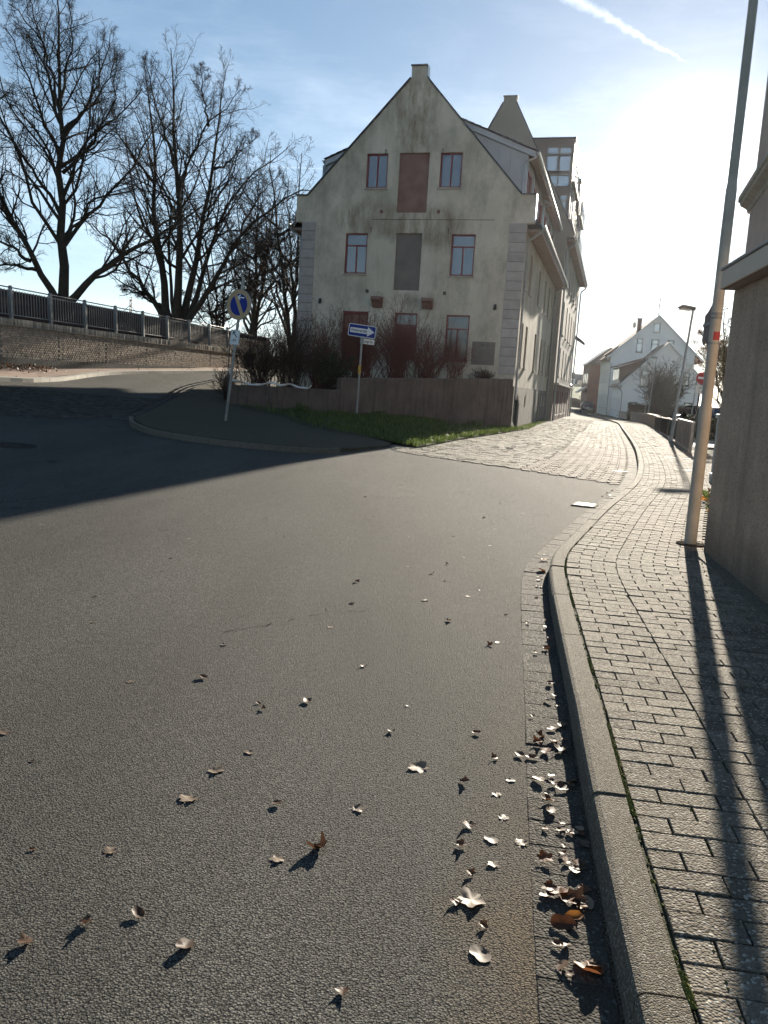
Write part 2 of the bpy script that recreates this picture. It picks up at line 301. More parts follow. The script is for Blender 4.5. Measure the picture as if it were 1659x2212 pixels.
def leafmat(name, ca, cb, tr=.35, fine=40):
    q = NB(name); v = q.co(); k = q.rand(); c = q.mix(q.ramp(q.noise(v, fine, 4), .35, .7), ca, cb)
    hsv = q.n('ShaderNodeHueSaturation'); q.l(c, hsv.inputs['Color']); q.l(q.ramp(k, 0, 1, .6, 1.3), hsv.inputs['Value']); c = hsv.outputs[0]
    q.fin(c, .55, None, .35); t = q.n('ShaderNodeBsdfTranslucent'); q.l(c, t.inputs['Color']); mx = q.n('ShaderNodeMixShader'); mx.inputs[0].default_value = tr
    q.l(q.b.outputs[0], mx.inputs[1]); q.l(t.outputs[0], mx.inputs[2]); q.l(mx.outputs[0], q.out.inputs[0]); return q.m
MAT['leaf_pale'] = leafmat('pale_dry_leaf', (.23, .17, .115), (.14, .098, .064), .15)
MAT['leaf_brown'] = leafmat('brown_dry_leaf', (.12, .06, .028), (.07, .035, .02), .3)
MAT['leaf_orange'] = leafmat('orange_dry_leaf', (.34, .15, .03), (.24, .085, .02), .45)
MAT['leaf_red'] = leafmat('red_brown_leaf', (.17, .065, .025), (.12, .045, .02), .4)
MAT['grass'] = leafmat('grass_blade', (.075, .115, .022), (.11, .14, .035), .4, 6)
MAT['leaf_green'] = leafmat('dull_leaf', (.06, .07, .022), (.10, .075, .03), .35, 8)

# ------------------------------------------------------------------ mesh helpers
def link(name, me, mat=None, parent=None):
    o = bpy.data.objects.new(name, me); COL.objects.link(o)
    if mat is not None and me is not None and len(me.materials) == 0: me.materials.append(MAT[mat] if isinstance(mat, str) else mat)
    if parent is not None: o.parent = parent
    return o
def tag(o, label=None, cat=None, group=None, kind=None):
    if label: o['label'] = label
    if cat: o['category'] = cat
    if group: o['group'] = group
    if kind: o['kind'] = kind
    return o
def thing(name, label, cat, loc=(0, 0, 0), rz=0., group=None):
    o = bpy.data.objects.new(name, None); o.empty_display_size = .3; COL.objects.link(o); o.location = loc; o.rotation_euler = (0, 0, rz)
    return tag(o, label, cat, group)
def npmesh(name, V, F):
    """mesh from (n,3) verts and (m,k) faces"""
    me = bpy.data.meshes.new(name); V = np.asarray(V, np.float32); F = np.asarray(F, np.int32); k = F.shape[1]
    me.vertices.add(len(V)); me.vertices.foreach_set('co', V.ravel())
    me.loops.add(F.size); me.loops.foreach_set('vertex_index', F.ravel())
    me.polygons.add(len(F)); me.polygons.foreach_set('loop_start', np.arange(0, F.size, k, dtype=np.int32))
    me.update(calc_edges=True); me.shade_flat(); return me
class MB:
    def __init__(s): s.v = []; s.f = []
    def add(s, vs, fs):
        o = len(s.v); s.v += [tuple(map(float, p)) for p in vs]; s.f += [tuple(i + o for i in f) for f in fs]; return s
    def box(s, x0, x1, y0, y1, z0, z1, M=None):
        vs = [(x, y, z) for z in (z0, z1) for y in (y0, y1) for x in (x0, x1)]
        if M is not None: vs = [M @ Vector(p) for p in vs]
        return s.add(vs, [(0, 2, 3, 1), (4, 5, 7, 6), (0, 1, 5, 4), (2, 6, 7, 3), (0, 4, 6, 2), (1, 3, 7, 5)])
    def prism(s, poly, t0, t1, fn):
        """extrude a 2d polygon between t0 and t1; fn(u,v,t) -> xyz"""
        n = len(poly); vs = [fn(u, v, t0) for u, v in poly] + [fn(u, v, t1) for u, v in poly]
        return s.add(vs, [tuple(range(n))[::-1], tuple(range(n, 2 * n))] + [(i, (i + 1) % n, n + (i + 1) % n, n + i) for i in range(n)])
    def tube(s, pts, r, n=8, cap=True):
        pts = [Vector(p) for p in pts]; rs = r if isinstance(r, (list, tuple)) else [r] * len(pts); vs = []; up = None
        for i, p in enumerate(pts):
            d = (pts[min(i + 1, len(pts) - 1)] - pts[max(i - 1, 0)]).normalized()
            u = d.orthogonal().normalized() if up is None else (up - d * up.dot(d)).normalized()
            up = u; w = d.cross(u)
            vs += [p + (u * math.cos(2 * math.pi * k / n) + w * math.sin(2 * math.pi * k / n)) * rs[i] for k in range(n)]
        fs = [(i * n + k, i * n + (k + 1) % n, (i + 1) * n + (k + 1) % n, (i + 1) * n + k) for i in range(len(pts) - 1) for k in range(n)]
        if cap: fs += [tuple(range(n))[::-1], tuple(range((len(pts) - 1) * n, len(pts) * n))]
        return s.add(vs, fs)
    def beam(s, p, q, wx, wz, up=(0, 0, 1)):
        p = Vector(p); q = Vector(q); d = (q - p).normalized(); u = d.cross(Vector(up)).normalized(); w = u.cross(d)
        vs = [c + u * a * wx / 2 + w * b * wz / 2 for c in (p, q) for a, b in ((-1, -1), (1, -1), (1, 1), (-1, 1))]
        return s.add(vs, [(3, 2, 1, 0), (4, 5, 6, 7), (0, 1, 5, 4), (1, 2, 6, 5), (2, 3, 7, 6), (3, 0, 4, 7)])
    def build(s, name, mat, parent=None, smooth=False, bevel=0., kind=None):
        me = bpy.data.meshes.new(name); me.from_pydata(s.v, [], s.f); me.update()
        bm = bmesh.new(); bm.from_mesh(me); bmesh.ops.recalc_face_normals(bm, faces=bm.faces); bm.to_mesh(me); bm.free()
        if smooth: me.shade_smooth(); me.set_sharp_from_angle(angle=R(40))
        o = link(name, me, mat, parent)
        if bevel: b = o.modifiers.new('bevel', 'BEVEL'); b.width = bevel; b.segments = 2; b.limit_method = 'ANGLE'
        if kind: o['kind'] = kind
        return o
def inpoly(px, py, poly):
    px = np.asarray(px); c = np.zeros(px.shape, bool); n = len(poly)
    for i in range(n):
        x1, y1 = poly[i]; x2, y2 = poly[(i + 1) % n]
        if y1 == y2: continue
        c ^= ((y1 > py) != (y2 > py)) & (px < (x2 - x1) * (py - y1) / (y2 - y1) + x1)
    return c
def sheet(poly, res, holes=()):
    """triangulate a 2d polygon with inner grid points -> verts, tris"""
    vs = [Vector(p) for p in poly]; ed = [(i, (i + 1) % len(poly)) for i in range(len(poly))]
    for h in holes:
        o = len(vs); vs += [Vector(p) for p in h]; ed += [(o + i, o + (i + 1) % len(h)) for i in range(len(h))]
    if res:
        P = np.array(poly); gx, gy = np.meshgrid(np.arange(P[:, 0].min(), P[:, 0].max(), res) + res * .37, np.arange(P[:, 1].min(), P[:, 1].max(), res) + res * .41)
        gx = gx.ravel(); gy = gy.ravel(); k = inpoly(gx, gy, poly); vs += [Vector((float(a), float(b))) for a, b in zip(gx[k], gy[k])]
    v, e, f, *_ = delaunay_2d_cdt(vs, ed, [], 0, 1e-5)
    V = np.array([tuple(p) for p in v]); T = np.array([t for t in f if len(t) == 3]); c = V[T].mean(1); k = inpoly(c[:, 0], c[:, 1], poly)
    for h in holes: k &= ~inpoly(c[:, 0], c[:, 1], h)
    return V, T[k]
def drape(name, poly, off, res, mat, skirt=0., parent=None, zf=None):
    V, T = sheet(poly, res); z = (zf(V[:, 0], V[:, 1]) if zf else H(V[:, 0], V[:, 1])) + off
    V3 = [tuple(map(float, (x, y, w))) for (x, y), w in zip(V, z)]; b = MB(); b.add(V3, [tuple(map(int, t)) for t in T])
    if skirt:
        n = len(poly); pts = []
        for i in range(n):
            p, q = np.array(poly[i]), np.array(poly[(i + 1) % n]); m = max(1, int(np.linalg.norm(q - p) / res))
            pts += [p + (q - p) * k / m for k in range(m)]
        zz = [float((zf or H)(p[0], p[1])) + off for p in pts]; o = len(b.v); n = len(pts)
        b.v += [(float(p[0]), float(p[1]), w) for p, w in zip(pts, zz)] + [(float(p[0]), float(p[1]), w - skirt) for p, w in zip(pts, zz)]
        b.f += [(o + i, o + (i + 1) % n, o + n + (i + 1) % n, o + n + i) for i in range(n)]
    me = bpy.data.meshes.new(name); me.from_pydata(b.v, [], b.f); me.update()
    o = link(name, me, mat, parent)
    for pl in me.polygons[:1]: pass
    return o
class Path:
    def __init__(s, pts, step=.1):
        P = np.array(pts, float); out = []
        Q = np.vstack([2 * P[0] - P[1], P, 2 * P[-1] - P[-2]])
        for i in range(1, len(Q) - 2):
            m = max(2, int(np.linalg.norm(Q[i + 1] - Q[i]) / step)); t = np.linspace(0, 1, m, endpoint=False)[:, None]
            p0, p1, p2, p3 = Q[i - 1], Q[i], Q[i + 1], Q[i + 2]
            # centripetal-ish: tangents scaled by the chord
            L = np.linalg.norm(p2 - p1); m1 = (p2 - p0) / max(np.linalg.norm(p2 - p1) + np.linalg.norm(p1 - p0), 1e-6) * L; m2 = (p3 - p1) / max(np.linalg.norm(p3 - p2) + np.linalg.norm(p2 - p1), 1e-6) * L
            out.append((2 * t**3 - 3 * t**2 + 1) * p1 + (t**3 - 2 * t**2 + t) * m1 + (-2 * t**3 + 3 * t**2) * p2 + (t**3 - t**2) * m2)
        s.P = np.vstack(out + [P[-1:]]); d = np.linalg.norm(np.diff(s.P, axis=0), axis=1); s.c = np.r_[0, np.cumsum(d)]; s.L = s.c[-1]
        T = np.gradient(s.P, axis=0); k = np.ones(9) / 9; T = np.stack([np.convolve(np.pad(T[:, j], 4, 'edge'), k, 'valid') for j in (0, 1)], 1); s.T = T / np.linalg.norm(T, axis=1)[:, None]
    def at(s, t, u=0.):
        t = np.asarray(t, float); x = np.interp(t, s.c, s.P[:, 0]); y = np.interp(t, s.c, s.P[:, 1]); tx = np.interp(t, s.c, s.T[:, 0]); ty = np.interp(t, s.c, s.T[:, 1])
        return x + ty * u, y - tx * u, np.arctan2(-tx, ty)      # u to the right of travel
def block_geo(w, l, h, ch):
    """chamfered slab, top face at z = 0"""
    a, b = w / 2, l / 2; vs = []
    for z, i in ((-h, 0), (-ch, 0), (0, ch)):
        vs += [(-a + i, -b + i, z), (a - i, -b + i, z), (a - i, b - i, z), (-a + i, b - i, z)]
    fs = [(k + i, k + (i + 1) % 4, k + 4 + (i + 1) % 4, k + 4 + i) for k in (0, 4) for i in range(4)] + [(8, 9, 10, 11)]
    return np.array(vs), np.array(fs)
def blocks_stuff(name, items, mat, parent, h=.05, ch=.005):
    """items: (x,y,z,rot,w,l,tiltx,tilty) -> one joined mesh"""
    A = np.array(items, float); V0, F0 = block_geo(1, 1, 1, 0); n = len(A)
    base = np.tile(V0[None], (n, 1, 1)); sgn = np.sign(V0)
    X = sgn[:, 0][None] * A[:, 4:5] / 2; Y = sgn[:, 1][None] * A[:, 5:6] / 2; Z = np.zeros_like(X); Z[:, :4] = -h; Z[:, 4:8] = -ch
    X[:, 8:] -= sgn[8:, 0] * ch; Y[:, 8:] -= sgn[8:, 1] * ch; Z = Z + X * A[:, 6:7] + Y * A[:, 7:8]
    c, s_ = np.cos(A[:, 3:4]), np.sin(A[:, 3:4]); V = np.stack([A[:, 0:1] + c * X - s_ * Y, A[:, 1:2] + s_ * X + c * Y, A[:, 2:3] + Z], -1).reshape(-1, 3)
    F = (F0[None] + (np.arange(n) * len(V0))[:, None, None]).reshape(-1, 4)
    o = link(name, npmesh(name, V, F), mat, parent); o['kind'] = 'stuff'; return o
_bm_cache = {}
def block_obj(name, it, mat, parent, h=.05, ch=.005):
    key = (name, round(it[4], 3), round(it[5], 3), h, mat)
    if key not in _bm_cache: _bm_cache[key] = npmesh(name, *block_geo(it[4], it[5], h, ch))
    o = link(name, _bm_cache[key], mat, parent); o.location = it[:3]; o.rotation_euler = (it[7], -it[6], it[3]); return o

# ================================================================== THE GROUND
def axis(lo, hi, step, far):
    a = list(np.arange(lo, hi + 1e-6, step)); d = step
    while a[-1] < far: d *= 1.35; a.append(a[-1] + d)
    d = step; b = []
    x = lo
    while x > -far: d *= 1.35; x -= d; b.append(x)
    return np.array(b[::-1] + a)
gx = axis(-40, 60, 2, 3500); gy = axis(-20, 140, 2, 3500)
GX, GY = np.meshgrid(gx, gy, indexing='ij'); GZ_ = H(GX, GY) - .05
GZ_ = np.where((GX * W2[0] + GY * W2[1] - C0 @ W2) > 17.5, GZ_ - .4, GZ_)
idx = np.arange(GX.size).reshape(GX.shape)
F = np.stack([idx[:-1, :-1], idx[1:, :-1], idx[1:, 1:], idx[:-1, 1:]], -1).reshape(-1, 4)
o = link('ground', npmesh('ground', np.stack([GX, GY, GZ_], -1).reshape(-1, 3), F), 'ground'); tag(o, kind='structure')

KERB = Path([(-.35, -7), (-.02, -4), (.33, -1), (.64, 1.66), (.81, 2.9), (.92, 3.62), (1.11, 4.93), (1.35, 6.47), (1.51, 7.17), (1.75, 7.87), (2.82, 10.66), (4.22, 14.14), (5.07, 16.64), (6.21, 20.4), (8.11, 27.25), (12.19, 43.15), (16.95, 62.1), (23.8, 97.6), (29.5, 128)])
def kerb_t(y): return float(np.interp(y, KERB.P[:, 1], KERB.c))
kl = [tuple(map(float, KERB.at(t, .06)[:2])) for t in np.arange(0, KERB.L, 1.2)]
road_poly = kl + [(27, 130), AB(.15, 80), AB(.15, 30), AB(.15, 1), (4.6, 36.2), (-1, 31.5), (-5.2, 29.2), (-5.8, 38.6), (-6.3, 48.5), AB(15.3, 9), AB(15.3, -14), AB(15.3, -46), (-14, -9)]
o = drape('asphalt_road', road_poly, .004, 1.3, 'asphalt'); tag(o, kind='structure'); ROAD = o

# --- right-hand pavement: kerb stones, pavers, bed
PAV_Z = .12
def pav_w(y): return float(np.interp(y, [-7, 1.66, 5.7, 7.7, 8.3, 9.5, 12, 20, 60, 100], [1.55, 1.45, 1.42, 1.36, 1.5, 2.0, 2.05, 1.75, 1.75, 2.4]))
ts = np.arange(0, kerb_t(110), .8)
in_l = [tuple(map(float, KERB.at(t, .05)[:2])) for t in ts]; out_l = [tuple(map(float, KERB.at(t, .13 + pav_w(float(KERB.at(t)[1])) + .25)[:2])) for t in ts]
pave = drape('pavement', in_l + out_l[::-1], PAV_Z - .012, .9, 'bed', skirt=.12); tag(pave, kind='structure')
def sweep(path, t0, t1, prof, zb, nseg=4):
    """prof: (u, z) loop swept along a path"""
    b = MB(); n = len(prof)
    for t in np.linspace(t0, t1, nseg + 1):
        for u, z in prof:
            x, y, _ = path.at(t, u); b.v.append((float(x), float(y), z + zb(float(x), float(y))))
    b.f += [(i * n + k, i * n + (k + 1) % n, (i + 1) * n + (k + 1) % n, (i + 1) * n + k) for i in range(nseg) for k in range(n)]
    b.f += [tuple(range(n))[::-1], tuple(range(nseg * n, nseg * n + n))]; return b
kprof = [(0, -.1), (.012, .098), (.020, .112), (.034, .12), (.128, .12), (.13, .116), (.13, -.1)]
t = kerb_t(-3.2); i = 0
while t < kerb_t(92):
    L = 1.0 if t < kerb_t(45) else 3.0
    dz = rnd.uniform(-.004, .004); pr_ = [(u + rnd.uniform(-.002, .002), z + dz) for u, z in kprof]
    sweep(KERB, t, t + L - .009, pr_, lambda x, y: float(H(x, y)), 5).build('kerb_stone', 'kerb', pave, smooth=False)
    t += L; i += 1
# pavers: (u, length across, row)
items = []
row = .106; t = kerb_t(-3.0); i = 0
while t < kerb_t(58):
    y0 = float(KERB.at(t)[1]); wmax = pav_w(y0)
    cols = [(0, .2), (.205, .2)] if i % 2 == 0 else [(0, .1), (.105, .2), (.31, .1)]
    cols = [(u + .012, l) for u, l in cols]
    u = .425 + (0 if i % 2 == 0 else -.0); first = .2 if i % 2 == 0 else .1
    while u < wmax:
        l = first; first = .2; cols.append((u, l)); u += l + .006
    for u, l in cols:
        x, y, r = KERB.at(t, .135 + u + l / 2)
        x = float(x); y = float(y)
        items.append((x + rnd.uniform(-.0015, .0015), y, float(H(x, y)) + PAV_Z - .001 + rnd.gauss(0, .0016), float(r) + rnd.gauss(0, .006), l - .0022, row - .008, rnd.gauss(0, .008), rnd.gauss(0, .012)))
    t += row; i += 1
def cull(it):                                     # room for the lamp post, the planted strip beside the annex
    x, y = it[0], it[1]
    return not (math.hypot(x - 3.1, y - 8.15) < .13 or (8.35 < y < 13.5 and x > 3.38 + (y - 8.35) * .36))
items = [p for p in items if cull(p)]
order = sorted(range(len(items)), key=lambda k: abs(math.hypot(items[k][0], items[k][1]) - 2.0) + (9 if items[k][1] < 1.45 else 0))
for k in order[:300]: block_obj('paver', items[k], 'paver', pave, ch=.0018)
blocks_stuff('paver', [items[k] for k in order[300:]], 'paver', pave, ch=.0018)
# gutter course
items = []; t = kerb_t(-3.0)
while t < kerb_t(60):
    x, y, r = KERB.at(t, -.105); x = float(x); y = float(y)
    items.append((x, y, float(H(x, y)) + .0065 + rnd.gauss(0, .0012), float(r) + rnd.gauss(0, .012), .198, .159, rnd.gauss(0, .006), rnd.gauss(0, .006))); t += .162
order = sorted(range(len(items)), key=lambda k: abs(items[k][1] - 3))
for k in order[:120]: block_obj('gutter_block', items[k], 'gutter', ROAD, ch=.002)
blocks_stuff('gutter_block', [items[k] for k in order[120:]], 'gutter', ROAD, ch=.002)
# moss in the joints behind the kerb
V, Fm = [], []
for t in np.arange(kerb_t(.8), kerb_t(9), .0045):
    if math.sin(t * 5.1) + math.sin(t * 1.9 + 1) + .5 * math.sin(t * 13) < .35 and rnd.random() < .93: continue
    x, y, _ = KERB.at(t, .137 + rnd.uniform(-.004, .006)); r = rnd.uniform(.004, .009); o = len(V); x = float(x); y = float(y); z = PAV_Z - .004
    V += [(x - r, y - r, z), (x + r, y - r, z), (x + r, y + r, z), (x - r, y + r, z), (x + rnd.uniform(-.003, .003), y, z + r * 1.1)]; Fm += [(o, o + 1, o + 4), (o + 1, o + 2, o + 4), (o + 2, o + 3, o + 4), (o + 3, o, o + 4)]
for k in range(900):                              # tufts along the other joints
    t = rnd.uniform(kerb_t(1.0), kerb_t(7)); u = rnd.choice([.55, .55, .345, .24, .97, 1.18]) + rnd.gauss(0, .003)
    if math.sin(t * 3.3 + u * 40) < .55: continue
    x, y, _ = KERB.at(t, u); x = float(x); y = float(y); r = rnd.uniform(.003, .006); o = len(V); z = PAV_Z - .006
    V += [(x - r, y - r, z), (x + r, y - r, z), (x + r, y + r, z), (x - r, y + r, z), (x, y, z + r * 1.5)]; Fm += [(o, o + 1, o + 4), (o + 1, o + 2, o + 4), (o + 2, o + 3, o + 4), (o + 3, o, o + 4)]
o = link('moss', npmesh('moss', V, Fm), 'moss', pave); o['kind'] = 'stuff'

# --- paved street beyond the asphalt
def kerb_u(t): return t
str_l = [tuple(map(float, KERB.at(t, -.21)[:2])) for t in np.arange(kerb_t(14.75), kerb_t(112), 1.)]
street_poly = str_l + [AB(-2.2, 72), AB(-.35, 60), AB(-.35, 40), AB(-.45, 20), AB(-.5, 3), (2.94, 31.0), (.93, 25.7), (.1, 21.6), (.2, 19.45), (2.74, 16.7)]
street = drape('paved_street', street_poly, .009, 1.0, 'bed'); tag(street, kind='structure')
def front_ok(x, y): return (y - 16.72) * 2.45 + (x - 2.74) * 2.69 > 0 if x < 2.74 else (y - 16.7) * 1.42 + (x - 2.74) * 1.87 > 0
lane, redl, cob = [], [], []
t = kerb_t(13.5); i = 0
while t < kerb_t(66):
    # running lane of concrete blocks
    y0 = float(KERB.at(t)[1]); lw = np.interp(y0, [15, 20, 50, 70], [2.15, 2.05, 1.7, 1.5]); u = -.215 - (.0 if i % 2 else .05)
    while u > -lw:
        x, y, r = map(float, KERB.at(t, u - .1))
        if front_ok(x, y):
            it = (x, y, float(H(x, y)) + .019 + rnd.gauss(0, .002), r, .19, .19, rnd.gauss(0, .012), rnd.gauss(0, .012))
            (redl if y + x * .9 < 31.9 else lane).append(it)
        u -= .2
    t += .2; i += 1
t = kerb_t(14); i = 0
while t < kerb_t(62):
    y0 = float(KERB.at(t)[1]); lw = np.interp(y0, [15, 20, 50, 70], [2.2, 2.1, 1.75, 1.55]); u = -lw - rnd.uniform(0, .15)
    while u > -9:
        l = rnd.uniform(.15, .24); x, y, r = map(float, KERB.at(t, u - l / 2))
        a = (x - C0[0]) * W2[0] + (y - C0[1]) * W2[1]
        if front_ok(x, y) and inpoly(np.array([x]), np.array([y]), street_poly)[0]:
            cob.append((x, y + rnd.gauss(0, .006), float(H(x, y)) + .020 + rnd.gauss(0, .003), r + rnd.gauss(0, .025), l - .010, .132 + rnd.gauss(0, .004), rnd.gauss(0, .018), rnd.gauss(0, .022)))
        u -= l
    t += .142; i += 1
for nm, its, mt, cnt in (('street_block', redl, 'red_paver', 150), ('street_block', lane, 'street_paver', 60), ('cobble', cob, 'cobble', 220)):
    its.sort(key=lambda p: math.hypot(p[0], p[1]))
    for p in its[:cnt]: block_obj(nm, (*p[:4], round(p[4] / .03) * .03, round(p[5], 2), *p[6:]), mt, street)
    blocks_stuff(nm, its[cnt:], mt, street)

# --- the island at the corner
isl = [(-6.5, 21.0), (-6.15, 19.9), (-5.55, 18.75), (-4.83, 17.95), (-3.85, 17.45), (-2.86, 17.28), (-2.05, 17.32), (-1.35, 17.6), (-.72, 18.7)]
isl_poly = isl + [(-.05, 20.6), (.85, 25.7), (2.85, 31.0), (5.2, 36.4), (4.9, 36.4), (-1.9, 31.2), (-5.4, 29.0), (-5.9, 38.7), (-7.64, 38.4), (-7.9, 33.8), (-7.45, 28.4), (-7.2, 26.5)]
def isl_h(x, y):
    x = np.asarray(x, float); y = np.asarray(y, float); b = np.clip((y - .76 * x - 24.5) / 6, 0, 1)
    edge = np.clip((x + y * .0 + 7.2) / 1.0, 0, 1); r = np.clip((.25 + (y - 21) * .2 - x) / 1.2, 0, 1)
    return H(x, y) + .11 * edge * np.clip(.15 + r, 0, 1) + .12 * b * np.clip(r, 0, 1) + .02
island = drape('island_pavement', isl_poly, .006, .5, 'old_paving', skirt=.14, zf=isl_h); tag(island, kind='structure')
IK = Path(isl, .1); t = 0
while t + .9 < IK.L:
    dz = rnd.uniform(-.004, .004); sweep(IK, t, t + .94, [(u, z + dz) for u, z in [(0, -.06), (.01, .105), (.03, .128), (.13, .13), (.13, -.06)][::-1]], lambda x, y: float(H(x, y)), 4).build('kerb_stone', 'kerb', island); t += .95
# flush sett rows where the side road meets the island, and the cobbled strip across it
items = []
SETT = Path([(-6.55, 20.9), (-7.28, 26.5), (-7.55, 28.6), (-8.0, 33.6), (-7.75, 38.2)])
for t in np.arange(0, SETT.L, .17):
    for u in (-.09, -.27, -.45):
        x, y, r = map(float, SETT.at(t + (u * .3), u)); items.append((x, y, float(H(x, y)) + .020 + rnd.gauss(0, .003), r + rnd.gauss(0, .03), .165, .155, rnd.gauss(0, .02), rnd.gauss(0, .02)))
strip = [(-6.9, 21.0), (-8.1, 28.6), (-10.6, 24.4), (-12.2, 22.7), (-9.9, 17.2), (-8.6, 18.0)]
strip_o = drape('cobbled_strip', strip, .008, .8, 'bed'); tag(strip_o, kind='structure')
P = np.array(strip); v0 = np.array([-.40, .92]); v1 = np.array([.92, .40])
for i in np.arange(-14, 14, .15):
    j = -14 + rnd.uniform(0, .1)
    while j < 14:
        l = rnd.uniform(.14, .2); c = np.array([-9.2, 22.5]) + v0 * i + v1 * (j + l / 2); j += l
        if inpoly(c[:1], c[1:], strip)[0]: items.append((c[0], c[1], float(H(*c)) + .020 + rnd.gauss(0, .006), .41 + rnd.gauss(0, .05), l - .014, .135, rnd.gauss(0, .04), rnd.gauss(0, .04)))
items.sort(key=lambda p: math.hypot(p[0], p[1]))
for p in items[:250]: block_obj('cobble', (*p[:4], round(p[4] / .02) * .02, round(p[5] / .01) * .01, *p[6:]), 'dark_cobble', strip_o)
blocks_stuff('cobble', items[250:], 'dark_cobble', strip_o)
# --- pavement along the brick wall on the far side
lk = [AB(12.0, -24), (-11.85, 24.4), (-11.4, 26.3), (-11.1, 31.8), (-10.05, 36.2), (-8.3, 42.6), (-6.7, 48.3)]
lp = drape('side_pavement', lk + [AB(15.5, 9), AB(15.5, -24)], .10, .9, 'red_paving', skirt=.12); tag(lp, kind='structure')
LK = Path(lk, .2); t = 0
while t + 1 < LK.L:
    sweep(LK, t, t + .985, [(-.03, -.02), (-.03, .11), (-.01, .125), (.16, .125), (.16, -.02)][::-1], lambda x, y: float(H(x, y)), 2).build('kerb_stone', 'light_kerb', lp); t += 1.0
# --- manhole cover in the road, crack, gully covers
def disc_mb(r, z0, z1, n=40, r0=0.):
    b = MB()
    if r0 == 0: b.prism([(r * math.cos(2 * math.pi * k / n), r * math.sin(2 * math.pi * k / n)) for k in range(n)], z0, z1, lambda u, v, t: (u, v, t))
    else:
        for rr, z in ((r0, z0), (r, z0), (r, z1), (r0, z1)): b.v += [(rr * math.cos(2 * math.pi * k / n), rr * math.sin(2 * math.pi * k / n), z) for k in range(n)]
        b.f += [(a * n + k, a * n + (k + 1) % n, ((a + 1) % 4) * n + (k + 1) % n, ((a + 1) % 4) * n + k) for a in range(4) for k in range(n)]
    return b
def ground_tilt(o, x, y):
    e = .3; sx = float(H(x + e, y) - H(x - e, y)) / (2 * e); sy = float(H(x, y + e) - H(x, y - e)) / (2 * e); o.rotation_euler = (math.atan(sy), -math.atan(sx), o.rotation_euler[2])
mh = thing('manhole_cover', 'round iron manhole cover set in the shaded asphalt', 'manhole', (-6.36, 13.82, float(H(-6.36, 13.82)) + .004)); ground_tilt(mh, -6.36, 13.82)
disc_mb(.40, -.02, .012, r0=.33).build('ring', 'iron', mh); disc_mb(.32, -.02, .008).build('lid', 'iron', mh)
for k in range(24): MB().box(-.03, .03, -.012, .012, .0075, .013, Matrix.Rotation(k * math.pi / 12, 4, 'Z') @ Matrix.Translation((.2 + .06 * (k % 2), 0, 0))).build('rib', 'iron', mh)
gl = thing('gully_cover', 'pale concrete gully cover in the gutter beside the kerb', 'drain cover', (2.86, 11.62, .014), R(-22))
MB().box(-.17, .17, -.19, .19, -.03, .008).build('frame', 'kerb', gl, bevel=.004)
for k in range(5): MB().box(-.13, .13, -.145 + k * .066, -.115 + k * .066, .008, .011).build('slot', 'sign_black', gl)
for (x, y, r) in ((5.0, 17.55, -.3), (7.45, 21.6, -.3), (7.9, 21.5, -.3), (6.5, 17.6, -.3)):
    z = float(H(x, y)) + (.022 if x < 5.5 else PAV_Z + .003); v = thing('valve_cover', 'small pale rectangular cover plate set flush in the ' + ('street blocks' if x < 5.5 else 'pavement pavers'), 'cover plate', (x, y, z), r, None if x < 5.5 else 'cover plates in the pavement')
    MB().box(-.16, .16, -.10, .10, -.02, .004).build('plate', 'light_kerb', v, bevel=.003); MB().box(-.012, .012, -.03, .03, .004, .0065).build('keyhole', 'sign_black', v)
cr = MB()
def crack(pts, w):
    Pc = Path(pts, .05); n = int(Pc.L / .06); prev = None
    for k in range(n):
        t = k * .06; j = rnd.gauss(0, .012); ww = w * rnd.uniform(.3, 1.3); pp = [tuple(map(float, Pc.at(t, j + s * ww)[:2])) for s in (-1, 1)]
        cur = [(x, y, float(H(x, y)) + .0075) for x, y in pp]
        if prev and rnd.random() < .55: cr.add([prev[0], prev[1], cur[1], cur[0]], [(0, 1, 2, 3)])
        prev = cur
crack([(-4.3, 8.3), (-3.59, 9.96), (-3.03, 12.28), (-2.42, 15.51), (-1.9, 17.0)], .005); crack([(-.95, 4.65), (-.6, 5.0), (-.35, 5.25), (.0, 5.4)], .0028); crack([(-.35, 5.25), (-.36, 5.6)], .002)
o = cr.build('road_crack', 'tar', ROAD)

# --- grass verge in front of the garden wall
def grass(name, poly, zf, n, hmin, hmax, mat, label, seed=1, kind='stuff', parent=None, dens=None):
    g = np.random.default_rng(seed); P = np.array(poly); lo, hi = P.min(0), P.max(0); q = g.uniform(lo, hi, (n * 3, 2)); q = q[inpoly(q[:, 0], q[:, 1], poly)][:n]
    if dens is not None: q = q[g.random(len(q)) < dens(q[:, 0], q[:, 1])]
    n = len(q); z = zf(q[:, 0], q[:, 1]); az = g.uniform(0, 2 * np.pi, n); h = g.uniform(hmin, hmax, n) * g.uniform(.6, 1.2, n); w = h * .06 + .003; ln = h * g.uniform(.2, .9, n)
    dx, dy = np.cos(az), np.sin(az); b0 = np.stack([q[:, 0] - dy * w, q[:, 1] + dx * w, z], 1); b1 = np.stack([q[:, 0] + dy * w, q[:, 1] - dx * w, z], 1)
    m = np.stack([q[:, 0] + dx * ln * .4, q[:, 1] + dy * ln * .4, z + h * .6], 1); wv = np.stack([-dy * w * .7, dx * w * .7, 0 * w], 1); tp = np.stack([q[:, 0] + dx * ln, q[:, 1] + dy * ln, z + h], 1)
    V = np.stack([b0, b1, m + wv, m - wv, tp], 1).reshape(-1, 3); k = np.arange(n)[:, None] * 5; F = np.concatenate([k + [0, 1, 3], k + [0, 3, 2], k + [2, 3, 4]]).reshape(-1, 3)
    o = link(name, npmesh(name, V, F), mat, parent); return tag(o, label, 'grass', kind=kind) if not parent else o
